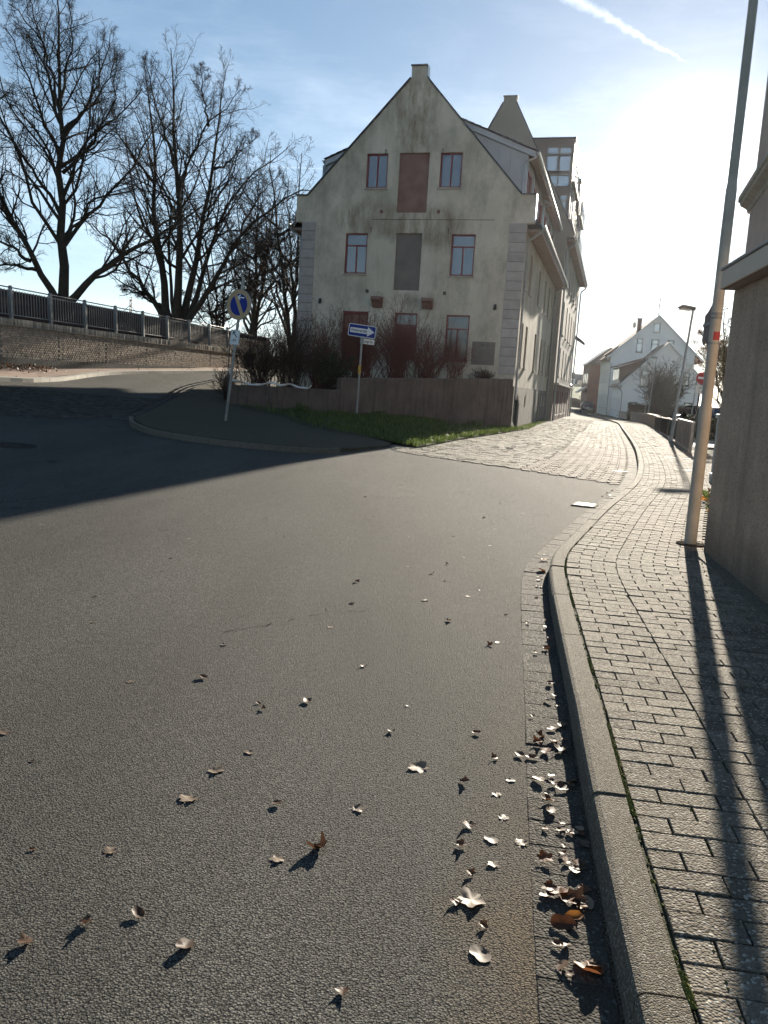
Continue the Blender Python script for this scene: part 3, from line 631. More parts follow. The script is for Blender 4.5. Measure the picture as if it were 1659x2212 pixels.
verge = [(-3.4, 26.2), (-2.6, 24.2), (-1.9, 23.2), (-.6, 22.0), (.75, 20.9), (1.5, 23.2), (2.2, 25.6), (4.1, 30.95), (6.0, 36.3), (4.9, 36.3), (-1.9, 31.0), (-5.2, 28.9), (-5.0, 27.6)]
o = drape('verge_soil', verge, .02, .4, 'soil', zf=isl_h); tag(o, kind='structure')
grass('grass', verge, lambda x, y: isl_h(x, y) + .018, 38000, .06, .20, 'grass', 'ragged green grass verge below the garden wall', 3, dens=lambda x, y: np.clip(.25 + (x + 3.2) * .28, .12, 1) * (.55 + .45 * np.sin(x * 3.1 + y * 2.3)))
side_strip = [AB(.0, 0), AB(.0, 17.5), AB(-.35, 17.5), AB(-.55, 8), AB(-.75, 1), (4.4, 33.6)]
o = drape('side_verge_soil', side_strip, .026, .6, 'soil'); tag(o, kind='structure')
grass('grass', side_strip, lambda x, y: H(x, y) + .026, 9000, .03, .10, 'grass', 'thin grass strip along the foot of the house wall', 4)
# grass creeping into the edge of the cobbles
edge = [(1.3, 20.9), (2.9, 25.5), (4.9, 31), (6.9, 36), (5.8, 36.5), (3.8, 31), (1.9, 25.7), (.6, 20.9)]
grass('grass', edge, lambda x, y: H(x, y) + .008, 9000, .015, .05, 'grass', 'sparse grass growing in the cobble joints beside the verge', 5, dens=lambda x, y: .3 + .4 * np.sin(x * 5 + y * 3))

# ================================================================== CORNER HOUSE (local x right along the gable, y along the street, z up)
HOUSE_LOC = (float(C0[0]), float(C0[1]), 0.0); HRZ = -AZ
def holed(outline, holes, fn, name, mat, parent, depth=0., back=None, thick=0.):
    """wall sheet with openings. fn(u,v,t): t=0 outer face, t>0 inwards. depth = reveal depth"""
    V, T = sheet(outline, 0, holes); b = MB(); b.add([fn(u, v, 0.) for u, v in V], [tuple(map(int, t)) for t in T])
    for h in holes:
        n = len(h)
        for i in range(n):
            (u0, v0), (u1, v1) = h[i], h[(i + 1) % n]; b.add([fn(u0, v0, 0), fn(u1, v1, 0), fn(u1, v1, depth), fn(u0, v0, depth)], [(0, 1, 2, 3)])
    if thick:
        n = len(outline); Vb, Tb = sheet(outline, 0); b.add([fn(u, v, thick) for u, v in Vb], [tuple(map(int, t)) for t in Tb])
        for i in range(n):
            (u0, v0), (u1, v1) = outline[i], outline[(i + 1) % n]; b.add([fn(u0, v0, 0), fn(u1, v1, 0), fn(u1, v1, thick), fn(u0, v0, thick)], [(0, 1, 2, 3)])
    return b.build(name, mat, parent)
def rect(u0, u1, v0, v1): return [(u0, v0), (u1, v0), (u1, v1), (u0, v1)]
def frame_bars(u0, u1, v0, v1, bw, cols, rows, fn, t0, t1, b=None):
    """outer frame plus bars at fractions cols / rows; returns builder and pane rects"""
    b = b or MB()
    def bar(a0, a1, c0, c1, s=0.): b.prism(rect(a0, a1, c0, c1), t0 + s, t1, fn)
    bar(u0, u0 + bw, v0, v1); bar(u1 - bw, u1, v0, v1); bar(u0 + bw, u1 - bw, v0, v0 + bw); bar(u0 + bw, u1 - bw, v1 - bw, v1)
    us = [u0 + bw] + [u0 + (u1 - u0) * c for c in cols] + [u1 - bw]; vsn = [v0 + bw] + [v0 + (v1 - v0) * r for r in rows] + [v1 - bw]; h = bw * .45
    for r in rows: z = v0 + (v1 - v0) * r; bar(u0 + bw, u1 - bw, z - h, z + h, .006)
    segs = [(a + (h if i else 0), c - (h if i < len(vsn) - 2 else 0)) for i, (a, c) in enumerate(zip(vsn[:-1], vsn[1:]))]
    panes = []
    for j, (a, c) in enumerate(segs):
        cc = us if (len(cols) and (j < len(segs) - 1 or len(segs) == 1)) else [us[0], us[-1]]
        for i in range(len(cc) - 1):
            panes.append((cc[i] + (h if i else 0), cc[i + 1] - (h if i < len(cc) - 2 else 0), a, c))
            if i: bar(cc[i] - h, cc[i] + h, a, c, .012)
    return b, panes
def window(parent, u0, u1, v0, v1, fn, depth, mat='red_frame', bw=.07, cols=(.5,), rows=(), glass='glass', sill=True, sillmat='sill', sd=.10, name='window'):
    e = .002; b, panes = frame_bars(u0 + e, u1 - e, v0 + e, v1 - e, bw, cols, rows, fn, depth - .07, depth + .02)
    w = b.build(name, mat, parent)
    for (a, c, d, f) in panes: MB().prism(rect(a, c, d, f), depth - .02, depth - .012, fn).build('pane', glass, w)
    MB().prism(rect(u0, u1, v0, v1), depth + .03, depth + .05, fn).build('reveal_back', 'sign_black', w)
    if sill: MB().prism(rect(u0 - .06, u1 + .06, v0 - .07, v0 - .004), -sd, depth - .075, fn).build('sill', sillmat, w)
    return w
house = thing('corner_house', 'old grey-green rendered gable house with red window frames at the street corner', 'house', HOUSE_LOC, HRZ)
FF = lambda u, v, t: (u, t, v)                       # front gable faces -y
FS = lambda u, v, t: (-t, u, v)                      # street wall faces +x, u = y
gable = [(-10.1, -.3), (0, -.3), (0, 8.74), (.32, 8.74), (.32, 9.88), (-.28, 9.88), (-4.71, 14.68), (-4.73, 15.18), (-5.41, 15.18), (-5.41, 14.68), (-9.93, 9.88), (-10.45, 9.88), (-10.45, 8.74), (-10.1, 8.74)]
wins = [(-7.22, -6.24, 10.19, 11.65, (.5,), ()), (-3.9, -2.93, 10.19, 11.65, (.5,), ()), (-8.03, -6.99, 6.50, 8.27, (.5,), (.70,)), (-3.18, -2.12, 6.50, 8.27, (.5,), (.70,)), (-3.17, -2.12, 2.82, 4.84, (.5,), (.70,)), (-5.53, -4.48, 2.80, 4.85, (), (.74,))]
boards = [(-5.73, -4.38, 9.15, 11.65), (-5.67, -4.49, 5.83, 8.28), (-7.99, -6.77, 2.2, 4.85)]
holed(gable, [rect(*w[:4]) for w in wins] + [rect(*b) for b in boards], FF, 'gable_wall', 'stucco', house, .16, thick=.38)
for i, w in enumerate(wins):
    ww = window(house, *w[:4], FF, .15, cols=w[4], rows=w[5], glass='glass_dim' if w[2] < 4 else 'glass', sd=.07)
    if i == 5: MB().prism(rect(-5.455, -4.555, 2.875, 4.26), .10, .125, FF).build('shutter', 'red_frame', ww)
MB().prism(rect(*boards[0]), .10, .16, FF).build('loading_hatch', 'rust_board', house)['label'] = 'rust brown boarded loading hatch'
o = MB().prism(rect(*boards[1]), .10, .16, FF).build('loading_hatch', 'grey_board', house); o['label'] = 'grey brown boarded loading hatch'
# panelled door
u0, u1, v0, v1 = boards[2]; b = MB(); b.prism(rect(u0, u1, v0, v1), .12, .16, FF); dr = b.build('door', 'brown_door', house)
for k in range(3):
    a = u0 + .1 + k * .36; MB().prism(rect(a, a + .30, v1 - .75, v1 - .15), .10, .12, FF).build('panel', 'rust_board', dr); MB().prism(rect(a, a + .30, v0 + .2, v1 - .9), .10, .12, FF).build('panel', 'brown_door', dr)
MB().prism(rect(u0 - .02, u1 + .02, v1 - .09, v1), .05, .12, FF).build('door_frame', 'red_frame', dr)
# upper half render band, corbels, iron hooks, blocks, lamps, plaque
MB().prism(rect(-6.85, -1.35, 8.845, 8.87), -.012, .01, FF).build('render_edge', 'plinth', house)
for x in (-6.42, -3.83): MB().prism(rect(x - .06, x + .06, 9.13, 9.25), -.09, .02, FF).build('anchor_block', 'rust_board', house)
for x in (-6.88, -3.32): MB().prism(rect(x - .06, x + .06, 5.68, 5.82), -.09, .02, FF).build('anchor_block', 'plinth', house)
for x, z in ((-6.84, 8.41), (-3.33, 8.40), (-6.35, 11.68), (-3.80, 11.68)): MB().tube([(x, .02, z + .1), (x, -.08, z + .1), (x + .01, -.10, z), (x + .015, -.08, z - .14)], .018, 6).build('iron_hook', 'dark_metal', house)
for x in (-6.34, -4.03):
    b = MB(); b.prism([(-.02, 5.50), (-.42, 5.50), (-.46, 5.36), (-.30, 5.28), (-.16, 5.05), (-.02, 5.02)], x - .24, x + .22, lambda u, v, t: (t, u + .02, v)); b.build('corbel', 'rust_board', house, bevel=.02)
for x, z in ((-9.10, 5.25), (-1.05, 5.22)):
    b = MB(); b.prism(rect(x - .05, x + .05, z - .05, z + .12), -.05, .01, FF); b.tube([(x, -.09, z + .10), (x, -.09, z - .06), (x, -.09, z - .12)], [.05, .07, .05], 8); b.build('wall_lamp', 'dark_metal', house)
pn = MB().prism(rect(-1.93, -.91, 2.735, 3.73), -.025, .01, FF).build('notice_board', 'grey_board', house)
MB().prism([(-1.62, 3.70), (-1.08, 3.71), (-1.12, 3.34), (-1.54, 3.35)], -.06, -.024, FF).build('relief', 'plaque', pn)
# quoins
def quoin_col(x0, x1, proud):
    MB().prism(rect(x0 + .02, x1 - .004, 2.36, 8.70), -.006, .03, FF).build('quoin_backing', 'plinth', house)
    z = 2.36; k = 0
    while z < 8.68:
        h = .382; MB().prism(rect(x0, x1, z, z + h), -proud, .05, FF).build('quoin', 'quoin', house, bevel=.016); z += .399; k += 1
quoin_col(-.70, .035, .035); quoin_col(-10.14, -9.49, .035)
# gable copings
def coping(p, q, w=.50, t=.05):
    p = Vector((p[0], .17, p[1])); q = Vector((q[0], .17, q[1])); MB().beam(p, q, w, t, up=(0, 0, 1) if abs(p.x - q.x) > .05 else (1, 0, 0)).build('coping', 'dark_metal', house)
coping((.36, 9.905), (-.27, 9.905)); coping((-.27, 9.905), (-4.69, 14.72)); coping((-4.70, 15.205), (-5.44, 15.205)); coping((-5.43, 14.72), (-9.94, 9.905)); coping((-9.94, 9.905), (-10.49, 9.905))
MB().box(-4.725, -4.695, -.04, .40, 14.70, 15.23).build('coping', 'gutter_metal', house); MB().box(.325, .36, -.03, .40, 8.76, 9.93).build('coping', 'gutter_metal', house)
# street wall with windows
HL = 18.35
up_w = [(.95, 1.85), (2.9, 3.85), (7.45, 8.4), (11.3, 12.25), (13.95, 14.9), (16.3, 17.2)]; lo_w = [(1.3, 2.2), (3.25, 4.15), (7.85, 8.75), (11.5, 12.4), (13.85, 14.75), (16.55, 17.4)]
arch = lambda c, z: [(c - .27, z - .55), (c + .27, z - .55), (c + .27, z - .12), (c + .19, z - .02), (c, z + .03), (c - .19, z - .02), (c - .27, z - .12)]
bas = [arch(1.75, 1.5), arch(5.15, 1.5), arch(14.9, 1.5), arch(16.9, 1.5)]; bdoor = rect(12.75, 13.6, .05, 1.72)
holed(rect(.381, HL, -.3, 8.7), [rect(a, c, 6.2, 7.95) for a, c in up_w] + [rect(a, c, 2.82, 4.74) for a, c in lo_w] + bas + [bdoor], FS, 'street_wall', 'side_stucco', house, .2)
for a, c in up_w: window(house, a, c, 6.2, 7.95, FS, .2, rows=(.7,), sd=.09)
for a, c in lo_w: window(house, a, c, 2.82, 4.74, FS, .2, rows=(.7,), sd=.12)
for p in bas: MB().prism(p, .17, .20, FS).build('basement_window', 'glass_dim', house)
MB().prism(bdoor, .15, .2, FS).build('basement_door', 'brown_door', house)
V, T = sheet(rect(.0, HL, -.35, 1.88), 0, [[(u + (.03 if u > sum(q[0] for q in p) / len(p) else -.03), v + (.03 if v > 1.2 else -.03)) for u, v in p] for p in bas] + [rect(12.7, 13.65, -.2, 1.77)])
b = MB(); b.add([FS(u, v, -.04) for u, v in V], [tuple(map(int, t)) for t in T]); b.add([FS(0, 1.88, -.04), FS(HL, 1.88, -.04), FS(HL, 1.88, 0.01), FS(0, 1.88, 0.01)], [(0, 1, 2, 3)]); b.add([(.04, 0, -.35), (.04, 0, 1.88), (-.3, -.002, 1.88), (-.3, -.002, -.35)], [(0, 1, 2, 3)])
b.build('plinth', 'plinth', house)
b = MB(); b.add([(-10.1, .38, -.3), (-10.1, HL, -.3), (-10.1, HL, 8.7), (-10.1, .38, 8.7)], [(0, 1, 2, 3)]); b.add([(-10.1, HL, -.3), (0, HL, -.3), (0, HL, 8.7), (-10.1, HL, 8.7)], [(0, 1, 2, 3)]); b.build('rear_wall', 'side_stucco', house)
# roof, eaves, gutter, pipes
zr = lambda x: 9.70 - 1.084 * (x + .28)
b = MB(); b.prism([(.66, zr(.66)), (-5.065, zr(-5.065)), (-10.79, zr(.66)), (-10.79, zr(.66) - .16), (-5.065, zr(-5.065) - .2), (.66, zr(.66) - .16)], .381, HL, lambda u, v, t: (u, t, v)); b.build('roof', 'tile', house)
for x0, x1 in ((.001, .60), (-10.72, -10.101)): MB().box(x0, x1, .40, HL, 8.46, 8.56).build('eave', 'soffit', house)
for x0, x1 in ((.60, .64), (-10.76, -10.72)): MB().box(x0, x1, .39, HL, 8.40, 8.72).build('fascia', 'soffit', house)
def gutter_run(parent, x, y0, y1, z, r=.075, nm='gutter'):
    b = MB(); n = 9; 
    for y in (y0, y1): b.v += [(x + r * math.cos(math.pi + math.pi * k / (n - 1)), y, z + r * math.sin(math.pi + math.pi * k / (n - 1))) for k in range(n)]
    b.f += [(k, k + 1, n + k + 1, n + k) for k in range(n - 1)] + [tuple(range(n)), tuple(range(n, 2 * n))]; o = b.build(nm, 'gutter_metal', parent, smooth=True)
    b = MB().tube([(x + r, y0, z + .01), (x + r, y1, z + .01)], .012, 6); b.build('gutter_bead', 'gutter_metal', o); return o
gutter_run(house, .73, .05, HL, 8.66); gutter_run(house, -10.85, .05, HL, 8.66)
MB().tube([(.73, .25, 8.6), (.68, .25, 8.45), (.12, .30, 8.05), (.10, .30, 7.8), (.10, .30, .4), (.22, .22, .15), (.22, .22, -.1)], .05, 8).build('downpipe', 'galv', house, smooth=True)
MB().tube([(.22, .22, -.05), (.22, .22, 1.15), (.20, .15, 1.3)], .085, 8).build('standpipe', 'dark_metal', house, smooth=True)
MB().tube([(.73, 18.1, 8.6), (.68, 18.1, 8.45), (.14, 18.1, 8.1), (.12, 18.1, 7.8), (.12, 18.1, 0)], .05, 8).build('downpipe', 'galv', house, smooth=True)
MB().tube([(-10.85, .3, 8.6), (-10.75, .3, 8.4), (-10.25, .12, 8.1), (-10.2, .1, 7.8), (-10.2, .1, 1)], .05, 8).build('downpipe', 'galv', house, smooth=True)
# dormers
tile_me = npmesh('tile', *block_geo(.295, .37, .035, .008))
def dormer(y0, y1, side, z_e=11.74, x_e=.14, inner=3.42, front=True):
    """shed dormer; side +1 street side, -1 the far side (mirrored about the ridge)"""
    mx = lambda x: x if side > 0 else -10.13 - x
    sl = .41; ze = lambda x: z_e + (x_e - x) * sl
    d = MB(); d.prism([(mx(x_e), z_e), (mx(-inner), ze(-inner)), (mx(-inner), ze(-inner) - .2), (mx(x_e), z_e - .2)], y0 - .08, y1, lambda u, v, t: (u, t, v)); dm = d.build('dormer', 'soffit', house)
    chk = [(-.22, zr(-.22) - .02), (-.22, ze(-.22) - .19), (-inner + .1, ze(-inner + .1) - .19), (-inner + .1, zr(-inner + .1) - .02)]
    MB().prism([(mx(u), v) for u, v in chk], y0, y0 + .12, lambda u, v, t: (u, t, v)).build('cheek', 'zinc', dm)
    for k in range(6):
        x = -.45 - k * .5; za, zb = zr(x) + .02, ze(x) - .20
        if zb - za > .1: MB().box(mx(x) - .012, mx(x) + .012, y0 - .03, y0 + .001, za, zb).build('seam', 'zinc', dm)
    MB().prism([(mx(x_e - .02), z_e - .04), (mx(-inner + .2), ze(-inner + .2) - .04), (mx(-inner + .2), ze(-inner + .2) - .27), (mx(x_e - .02), z_e - .27)], y0 - .13, y0 - .082, lambda u, v, t: (u, t, v)).build('barge_board', 'zinc', dm)
    fr = lambda u, v, t: (mx(-.22) - t * side, u, v)
    nW_ = 3; gap = (y1 - y0) / nW_; hs = [rect(y0 + gap * k + .5, y0 + gap * (k + 1) - .5, 9.75, 11.30) for k in range(nW_)]
    holed(rect(y0 + .121, y1, 9.55, ze(-.22) - .19), hs, fr, 'dormer_front', 'bay_clad', dm, .1)
    for h in hs: window(dm, h[0][0], h[1][0], h[0][1], h[2][1], fr, .1, mat='red_frame', sill=False)
    for k in range(4): MB().prism(rect(y0 + .15 + k * gap - .03, y0 + .21 + k * gap, 9.6, ze(-.22) - .2), -.04, 0., fr).build('post', 'gutter_metal', dm)
    # roof tiles laid in courses
    L = math.hypot(x_e + inner, sl * (x_e + inner)); nrow = int(L / .33); ang = math.atan(sl) * side; its = []
    for r_ in range(nrow + 1):
        s_ = -.02 + r_ * .33; x = x_e - s_ * math.cos(math.atan(sl)); z = z_e + s_ * math.sin(math.atan(sl)) + .055
        o = link('tile', tile_me, 'tile', dm); o.rotation_euler = (0, ang - .07 * side, R(90) * 0); o.rotation_euler = Matrix.Rotation(ang - .07 * side, 3, 'Y').to_4x4().to_euler(); o.scale = (1.25, .8, 1); o.location = (mx(x - .16), y0 - .06, z + .05)
        for c in range(int((y1 - y0 - .1) / .30)): its.append((mx(x - .16), y0 + .25 + c * .30, z + .05))
    V0, F0 = block_geo(.37, .292, .035, .008); Rm = np.array(Matrix.Rotation(ang - .07 * side, 3, 'Y')); V0 = V0 @ Rm.T; A = np.array(its)
    V = (A[:, None] + V0[None]).reshape(-1, 3); Fq = (F0[None] + (np.arange(len(A)) * len(V0))[:, None, None]).reshape(-1, 4)
    o = link('tile', npmesh('tile', V, Fq), 'tile', dm); o['kind'] = 'stuff'
    gutter_run(dm, mx(x_e + .08), y0 - .12, y1 + .05, z_e - .04, .065)
    g = y0 - .02; MB().tube([(mx(x_e + .08), g, z_e - .1), (mx(x_e - .05), g, z_e - .28), (mx(-.30), g - .03, z_e - .42), (mx(-.33), g - .05, z_e - .62), (mx(-.33), g - .05, zr(-.33) + .05)], .042, 8).build('downpipe', 'gutter_metal', dm, smooth=True)
    return dm
dormer(.45, 8.85, 1); dormer(9.15, 16.7, 1); dormer(1.7, 15, -1, z_e=11.86, x_e=-.35)

# ------------------------------------------------------------------ tall house behind it
tall = thing('tall_house', 'taller rendered house with glazed roof bays behind the corner house', 'house', HOUSE_LOC, HRZ)
B0, B1, XS, XC = 18.4, 40.6, .45, -3.79
FT = lambda u, v, t: (u, B0 + t, v); FTS = lambda u, v, t: (XS - t, u, v)
sl2 = 1.845; zg = lambda x: 12.73 - sl2 * (x - .375)
XL = 2 * XC - XS
g2 = [(XL, -.4), (XS, -.4), (XS, 11.6), (.92, 11.6), (.92, zg(.92)), (XC + .40, zg(XC + .40)), (XC + .42, 20.05), (XC - .40, 20.05), (XC - .40, zg(XC + .40)), (2 * XC - .92, zg(.92)), (2 * XC - .92, 11.6), (XL, 11.6)]
holed(g2, [], FT, 'gable_wall', 'tall_stucco', tall, .1, thick=.4)
def cop2(p, q): MB().beam((p[0], B0 + .2, p[1]), (q[0], B0 + .2, q[1]), .55, .06).build('coping', 'dark_metal', tall)
cop2((.95, zg(.95) + .05), (XC + .42, zg(XC + .40) + .05)); cop2((XC + .46, 20.08), (XC - .44, 20.08)); cop2((XC - .42, zg(XC + .4) + .05), (2 * XC - .95, zg(.95) + .05))
MB().box(-2.95, -2.65, B0 + .5, B0 + .9, 17.3, 18.5).build('chimney', 'dark_metal', tall)
wb = [21.4, 25.2, 28.6, 31.8, 35.6]; hs = []
for z0, z1 in ((9.0, 11.3), (5.75, 7.95), (2.95, 4.9)): hs += [rect(y, y + 1.0, z0, z1) for y in wb]
gr = [rect(y, y + .95, .35, 1.95) for y in (20.6, 22.6, 26.0, 28.0, 31.5)] + [rect(35.0, 36.1, .0, 2.0)]
holed(rect(B0 + .41, B1, 2.36, 11.9), hs, FTS, 'street_wall', 'tall_stucco', tall, .2)
holed(rect(B0 - .0, B1, -.6, 2.355), gr, lambda u, v, t: (XS + .03 - t, u, v), 'base_wall', 'dark_brick', tall, .2)
for h in hs: window(tall, h[0][0], h[1][0], h[0][1], h[2][1], FTS, .2, mat='white_frame', rows=(.72,), sd=.13)
for h in gr: window(tall, h[0][0], h[1][0], h[0][1], h[2][1], lambda u, v, t: (XS + .03 - t, u, v), .2, mat='white_frame', cols=(), sd=.1)
MB().box(XS - .02, XS + .34, B0 + .2, B1 - .3, 2.36, 2.47).build('ledge', 'light_kerb', tall); MB().tube([(XS + .30, 34, 2.55), (XS + .30, 34.6, 2.62), (XS + .3, 34.9, 2.5)], .1, 6).build('red_ornament', 'sign_red', tall)
b = MB(); b.add([(XL, B0 + .4, -.5), (XL, B1, -.5), (XL, B1, 11.8), (XL, B0 + .4, 11.8)], [(0, 1, 2, 3)]); b.add([(XL, B1, -.6), (XS, B1, -.6), (XS, B1, 11.9), (.5, B1, zg(.5)), (XC, B1, zg(XC)), (XL, B1, 11.9)], [(0, 1, 2, 3, 4, 5)]); b.build('rear_wall', 'tall_stucco', tall)
b = MB(); b.prism([(.95, zg(.95) - .15), (XC, zg(XC) - .15), (2 * XC - .95, zg(.95) - .15), (2 * XC - .95, zg(.95) - .35), (XC, zg(XC) - .4), (.95, zg(.95) - .35)], B0 + .41, B1 + .1, lambda u, v, t: (u, t, v)); b.build('roof', 'tile', tall)
MB().box(XS, .90, B0 + .41, B1 + .1, 11.35, 11.47).build('eave', 'soffit', tall); MB().box(.90, .95, B0 + .40, B1 + .12, 11.2, 11.62).build('fascia', 'soffit', tall); gutter_run(tall, 1.03, B0 + .3, B1 + .2, 11.55)
MB().tube([(1.03, B0 + .5, 11.5), (.95, B0 + .5, 11.2), (.58, B0 + .35, 10.9), (.57, B0 + .35, 10.5), (.57, B0 + .35, -.2)], .06, 8).build('downpipe', 'galv', tall, smooth=True)
MB().tube([(1.03, B1 - .1, 11.5), (.95, B1 - .1, 11.2), (.60, B1 - .1, 10.9), (.58, B1 - .1, 10.5), (.58, B1 - .1, -.4)], .06, 8).build('downpipe', 'galv', tall, smooth=True)
b = MB(); b.prism([(0, 0), (1.5, -.75), (1.5, -.95), (0, -.35)], 40.7, 42.4, lambda u, v, t: (XS - .2 + u * .7, t, 7.3 + v)); b.build('side_canopy', 'dark_metal', tall)
# glazed roof bays
def bay(y0, y1, ztop, xr, windows_front):
    b = MB(); xl = .375 - (ztop - 12.73) / sl2
    poly = [(xl, ztop), (xr, ztop), (xr, zg(xr) - .1)]
    fr = lambda u, v, t: (u, y0 + t, v)
    cols_ = [(-1.22, -.60), (-.42, .20)]; hs = []
    if windows_front:
        hs = [rect(a, c, z0, z1) for a, c in cols_ for z0, z1 in ((16.78, 17.11), (15.74, 16.61))] + [rect(-.93, -.50, 14.95, 15.43), rect(-.42, .22, 14.80, 15.43), rect(-.20, .16, 13.95, 14.22), rect(-.02, .18, 13.45, 13.82)]
        hs[4] = [(-1.0, 15.43), (-.50, 15.43), (-.50, 14.80), (-.64, 14.80)][::-1]
    body = holed(poly, hs, fr, 'roof_bay', 'bay_clad', tall, .08)
    for h in hs: MB().prism(h, .05, .07, fr).build('pane', 'glass_bright', body)
    if windows_front: MB().beam((-1.25, y0 - .05, 15.58), (.24, y0 - .05, 15.58), .03, .03).build('bar', 'dark_metal', body); MB().beam((-1.25, y0 - .05, 15.66), (.24, y0 - .05, 15.66), .03, .03).build('bar', 'dark_metal', body)
    MB().box(xl - .05, xr + .06, y0 - .04, y1 + .04, ztop - .005, ztop + .09).build('bay_roof', 'dark_metal', body)
    fs_ = lambda u, v, t: (xr - t, u, v); nb = 3; w = (y1 - y0) / nb
    hs2 = [rect(y0 + k * w + .2, y0 + (k + 1) * w - .2, z0, z1) for k in range(nb) for z0, z1 in ((zg(xr) + .35, zg(xr) + 2.3), (zg(xr) + 2.7, ztop - .4))]
    holed(rect(y0 + .002, y1, zg(xr) - .1, ztop - .01), hs2, fs_, 'glazed_side', 'frame_grey', body, .08)
    for h in hs2: MB().prism(h, .05, .07, fs_).build('pane', 'glass_bright', body)
    b = MB(); b.add([(xl, y1, ztop), (xr, y1, ztop), (xr, y1, zg(xr) - .1)], [(0, 1, 2)]); b.build('bay_back', 'bay_clad', body)
    for z in (zg(xr) + .2, zg(xr) + 2.5):              # balconies with rails
        bl = MB().box(xr + .001, xr + .22, y0 + .2, y1 - .2, z - .1, z).build('balcony', 'frame_grey', body)
        for zz in (.35, .65, .95): MB().tube([(xr + .20, y0 + .2, z + zz), (xr + .20, y1 - .2, z + zz)], .022, 6).build('rail', 'gutter_metal', bl)
        for k in range(5): y = y0 + .25 + k * (y1 - y0 - .5) / 4; MB().tube([(xr + .20, y, z), (xr + .20, y, z + .98)], .02, 6).build('baluster', 'gutter_metal', bl)
bay(19.0, 24.4, 17.65, .42, True); bay(29.0, 34.6, 17.6, .42, False)

# ------------------------------------------------------------------ garden wall, planted terrace
gw = thing('garden_wall', 'low dark weathered concrete garden wall stepping up towards the house corner', 'wall')
def wallseg(p, q, zt0, zt1, th, nm):
    p = Vector(p); q = Vector(q); d = (q - p).normalized(); n = Vector((d.y, -d.x)); N = 40; b = MB(); L = (q - p).length
    for k in range(N + 1):
        c = p + d * L * k / N; zt = zt0 + (zt1 - zt0) * k / N + rnd.gauss(0, .008); zb = float(isl_h(c.x, c.y)) - .3
        for off, z in ((0, zb), (rnd.gauss(0, .006), zb + (zt - zb) * .5), (0, zt - .03), (-.03, zt), (-th + .02, zt), (-th, zt - .02), (-th, zb)): b.v.append((c.x + n.x * off, c.y + n.y * off, z))
    m = 7; b.f += [(i * m + k, i * m + k + 1, (i + 1) * m + k + 1, (i + 1) * m + k) for i in range(N) for k in range(m - 1)] + [tuple(range(m)), tuple(range(N * m, N * m + m))]
    return b.build(nm, 'garden_concrete', gw)
# front faces run from the left end to the house corner; normals point at the road
wallseg((-5.6, 28.75), (-1.92, 31.05), 1.30, 1.31, .28, 'wall_section'); wallseg((-1.9, 31.06), (5.28, 36.20), 1.77, 2.20, .30, 'wall_section')
def terr_h(x, y): return 0 * np.asarray(x) + np.interp(np.asarray(x, float), [-6, -2.0, -1.7, 5], [1.18, 1.2, 1.6, 2.05])
o = drape('planting_bed', [(-5.5, 29.0), (-1.95, 31.25), (4.95, 36.2), AB(5, .0), AB(10.1, .0), AB(10.3, 3), (-5.9, 38.0)], 0, .7, 'soil', skirt=.9, zf=terr_h); tag(o, kind='structure')

# ================================================================== BRICK RETAINING WALL AND RAILING ON THE LEFT
# local frame: x = along -W (towards the road is +x), y along the street direction; origin on the railing line
FX, FY = AB(15.68, 0)
bw_ = thing('brick_retaining_wall', 'brown brick retaining wall with a soldier-course coping beside the side road', 'wall', (FX, FY, 0), HRZ)
Y0, Y1 = -22.0, 5.3
MB().box(-.35, .205, Y0, Y1, .2, 2.80).build('wall_core', 'mortar', bw_)
MB().box(-.30, .26, Y0, Y1, 2.805, 2.84).build('coping_bed', 'mortar', bw_)
bricks = []; hdr = npmesh('brick', *block_geo(.112, .069, .09, .006))
rows = int((2.79 - 1.0) / .081)
for r_ in range(rows):
    z = 1.02 + r_ * .081; y = Y0 + (.062 if r_ % 2 else 0)
    while y < Y1 - .1:
        m = (y - Y0) % 2.95
        if not (m < .05): bricks.append((.205 + rnd.choice([.009, .010, .010, .012]) + (.002 if ((r_ + int((y - Y0) / .124)) % 2) else 0) * rnd.choice([0, 1, 1]), y + .062, z + .04))
        y += .124
vis = sorted(bricks, key=lambda p: (abs(p[1] + 11.5) > 1.25, -p[2]))
Rb = np.array(Matrix.Rotation(R(90), 3, 'Y') @ Matrix.Rotation(R(90), 3, 'Z'))
def lay(items, n_ind, me, geo, mat, nm, parent, Rm, yv=.05):
    eul = Matrix(Rm.tolist()).to_euler()
    for p in items[:n_ind]:
        o = link(nm, me, mat, parent); o.location = p; o.rotation_euler = (Matrix.Rotation(rnd.gauss(.03, yv), 3, 'Z') @ Matrix(Rm.tolist())).to_euler()
    rest = np.array(items[n_ind:])
    if len(rest):
        V0, F0 = geo; V0 = V0 @ Rm.T; yw = nr.normal(.03, yv, len(rest))[:, None]; Vx = V0[None, :, 0] * np.cos(yw) - V0[None, :, 1] * np.sin(yw); Vy = V0[None, :, 0] * np.sin(yw) + V0[None, :, 1] * np.cos(yw)
        V = (rest[:, None] + np.stack([Vx, Vy, np.broadcast_to(V0[None, :, 2], Vx.shape)], -1)).reshape(-1, 3); Fq = (F0[None] + (np.arange(len(rest)) * len(V0))[:, None, None]).reshape(-1, 4)
        o = link(nm, npmesh(nm, V, Fq), mat, parent); o['kind'] = 'stuff'
lay(vis, 295, hdr, block_geo(.112, .069, .09, .006), 'brick', 'brick', bw_, Rb, .022)
sol = npmesh('coping_brick', *block_geo(.068, .215, .5, .006)); cop = [(.235 + rnd.gauss(0, .007), y, 2.95 + rnd.gauss(0, .005)) for y in np.arange(-13.6, Y1, .0765)] + [(.235 + rnd.gauss(0, .007), y, 2.95) for y in np.arange(Y0, -13.65, .0765)]
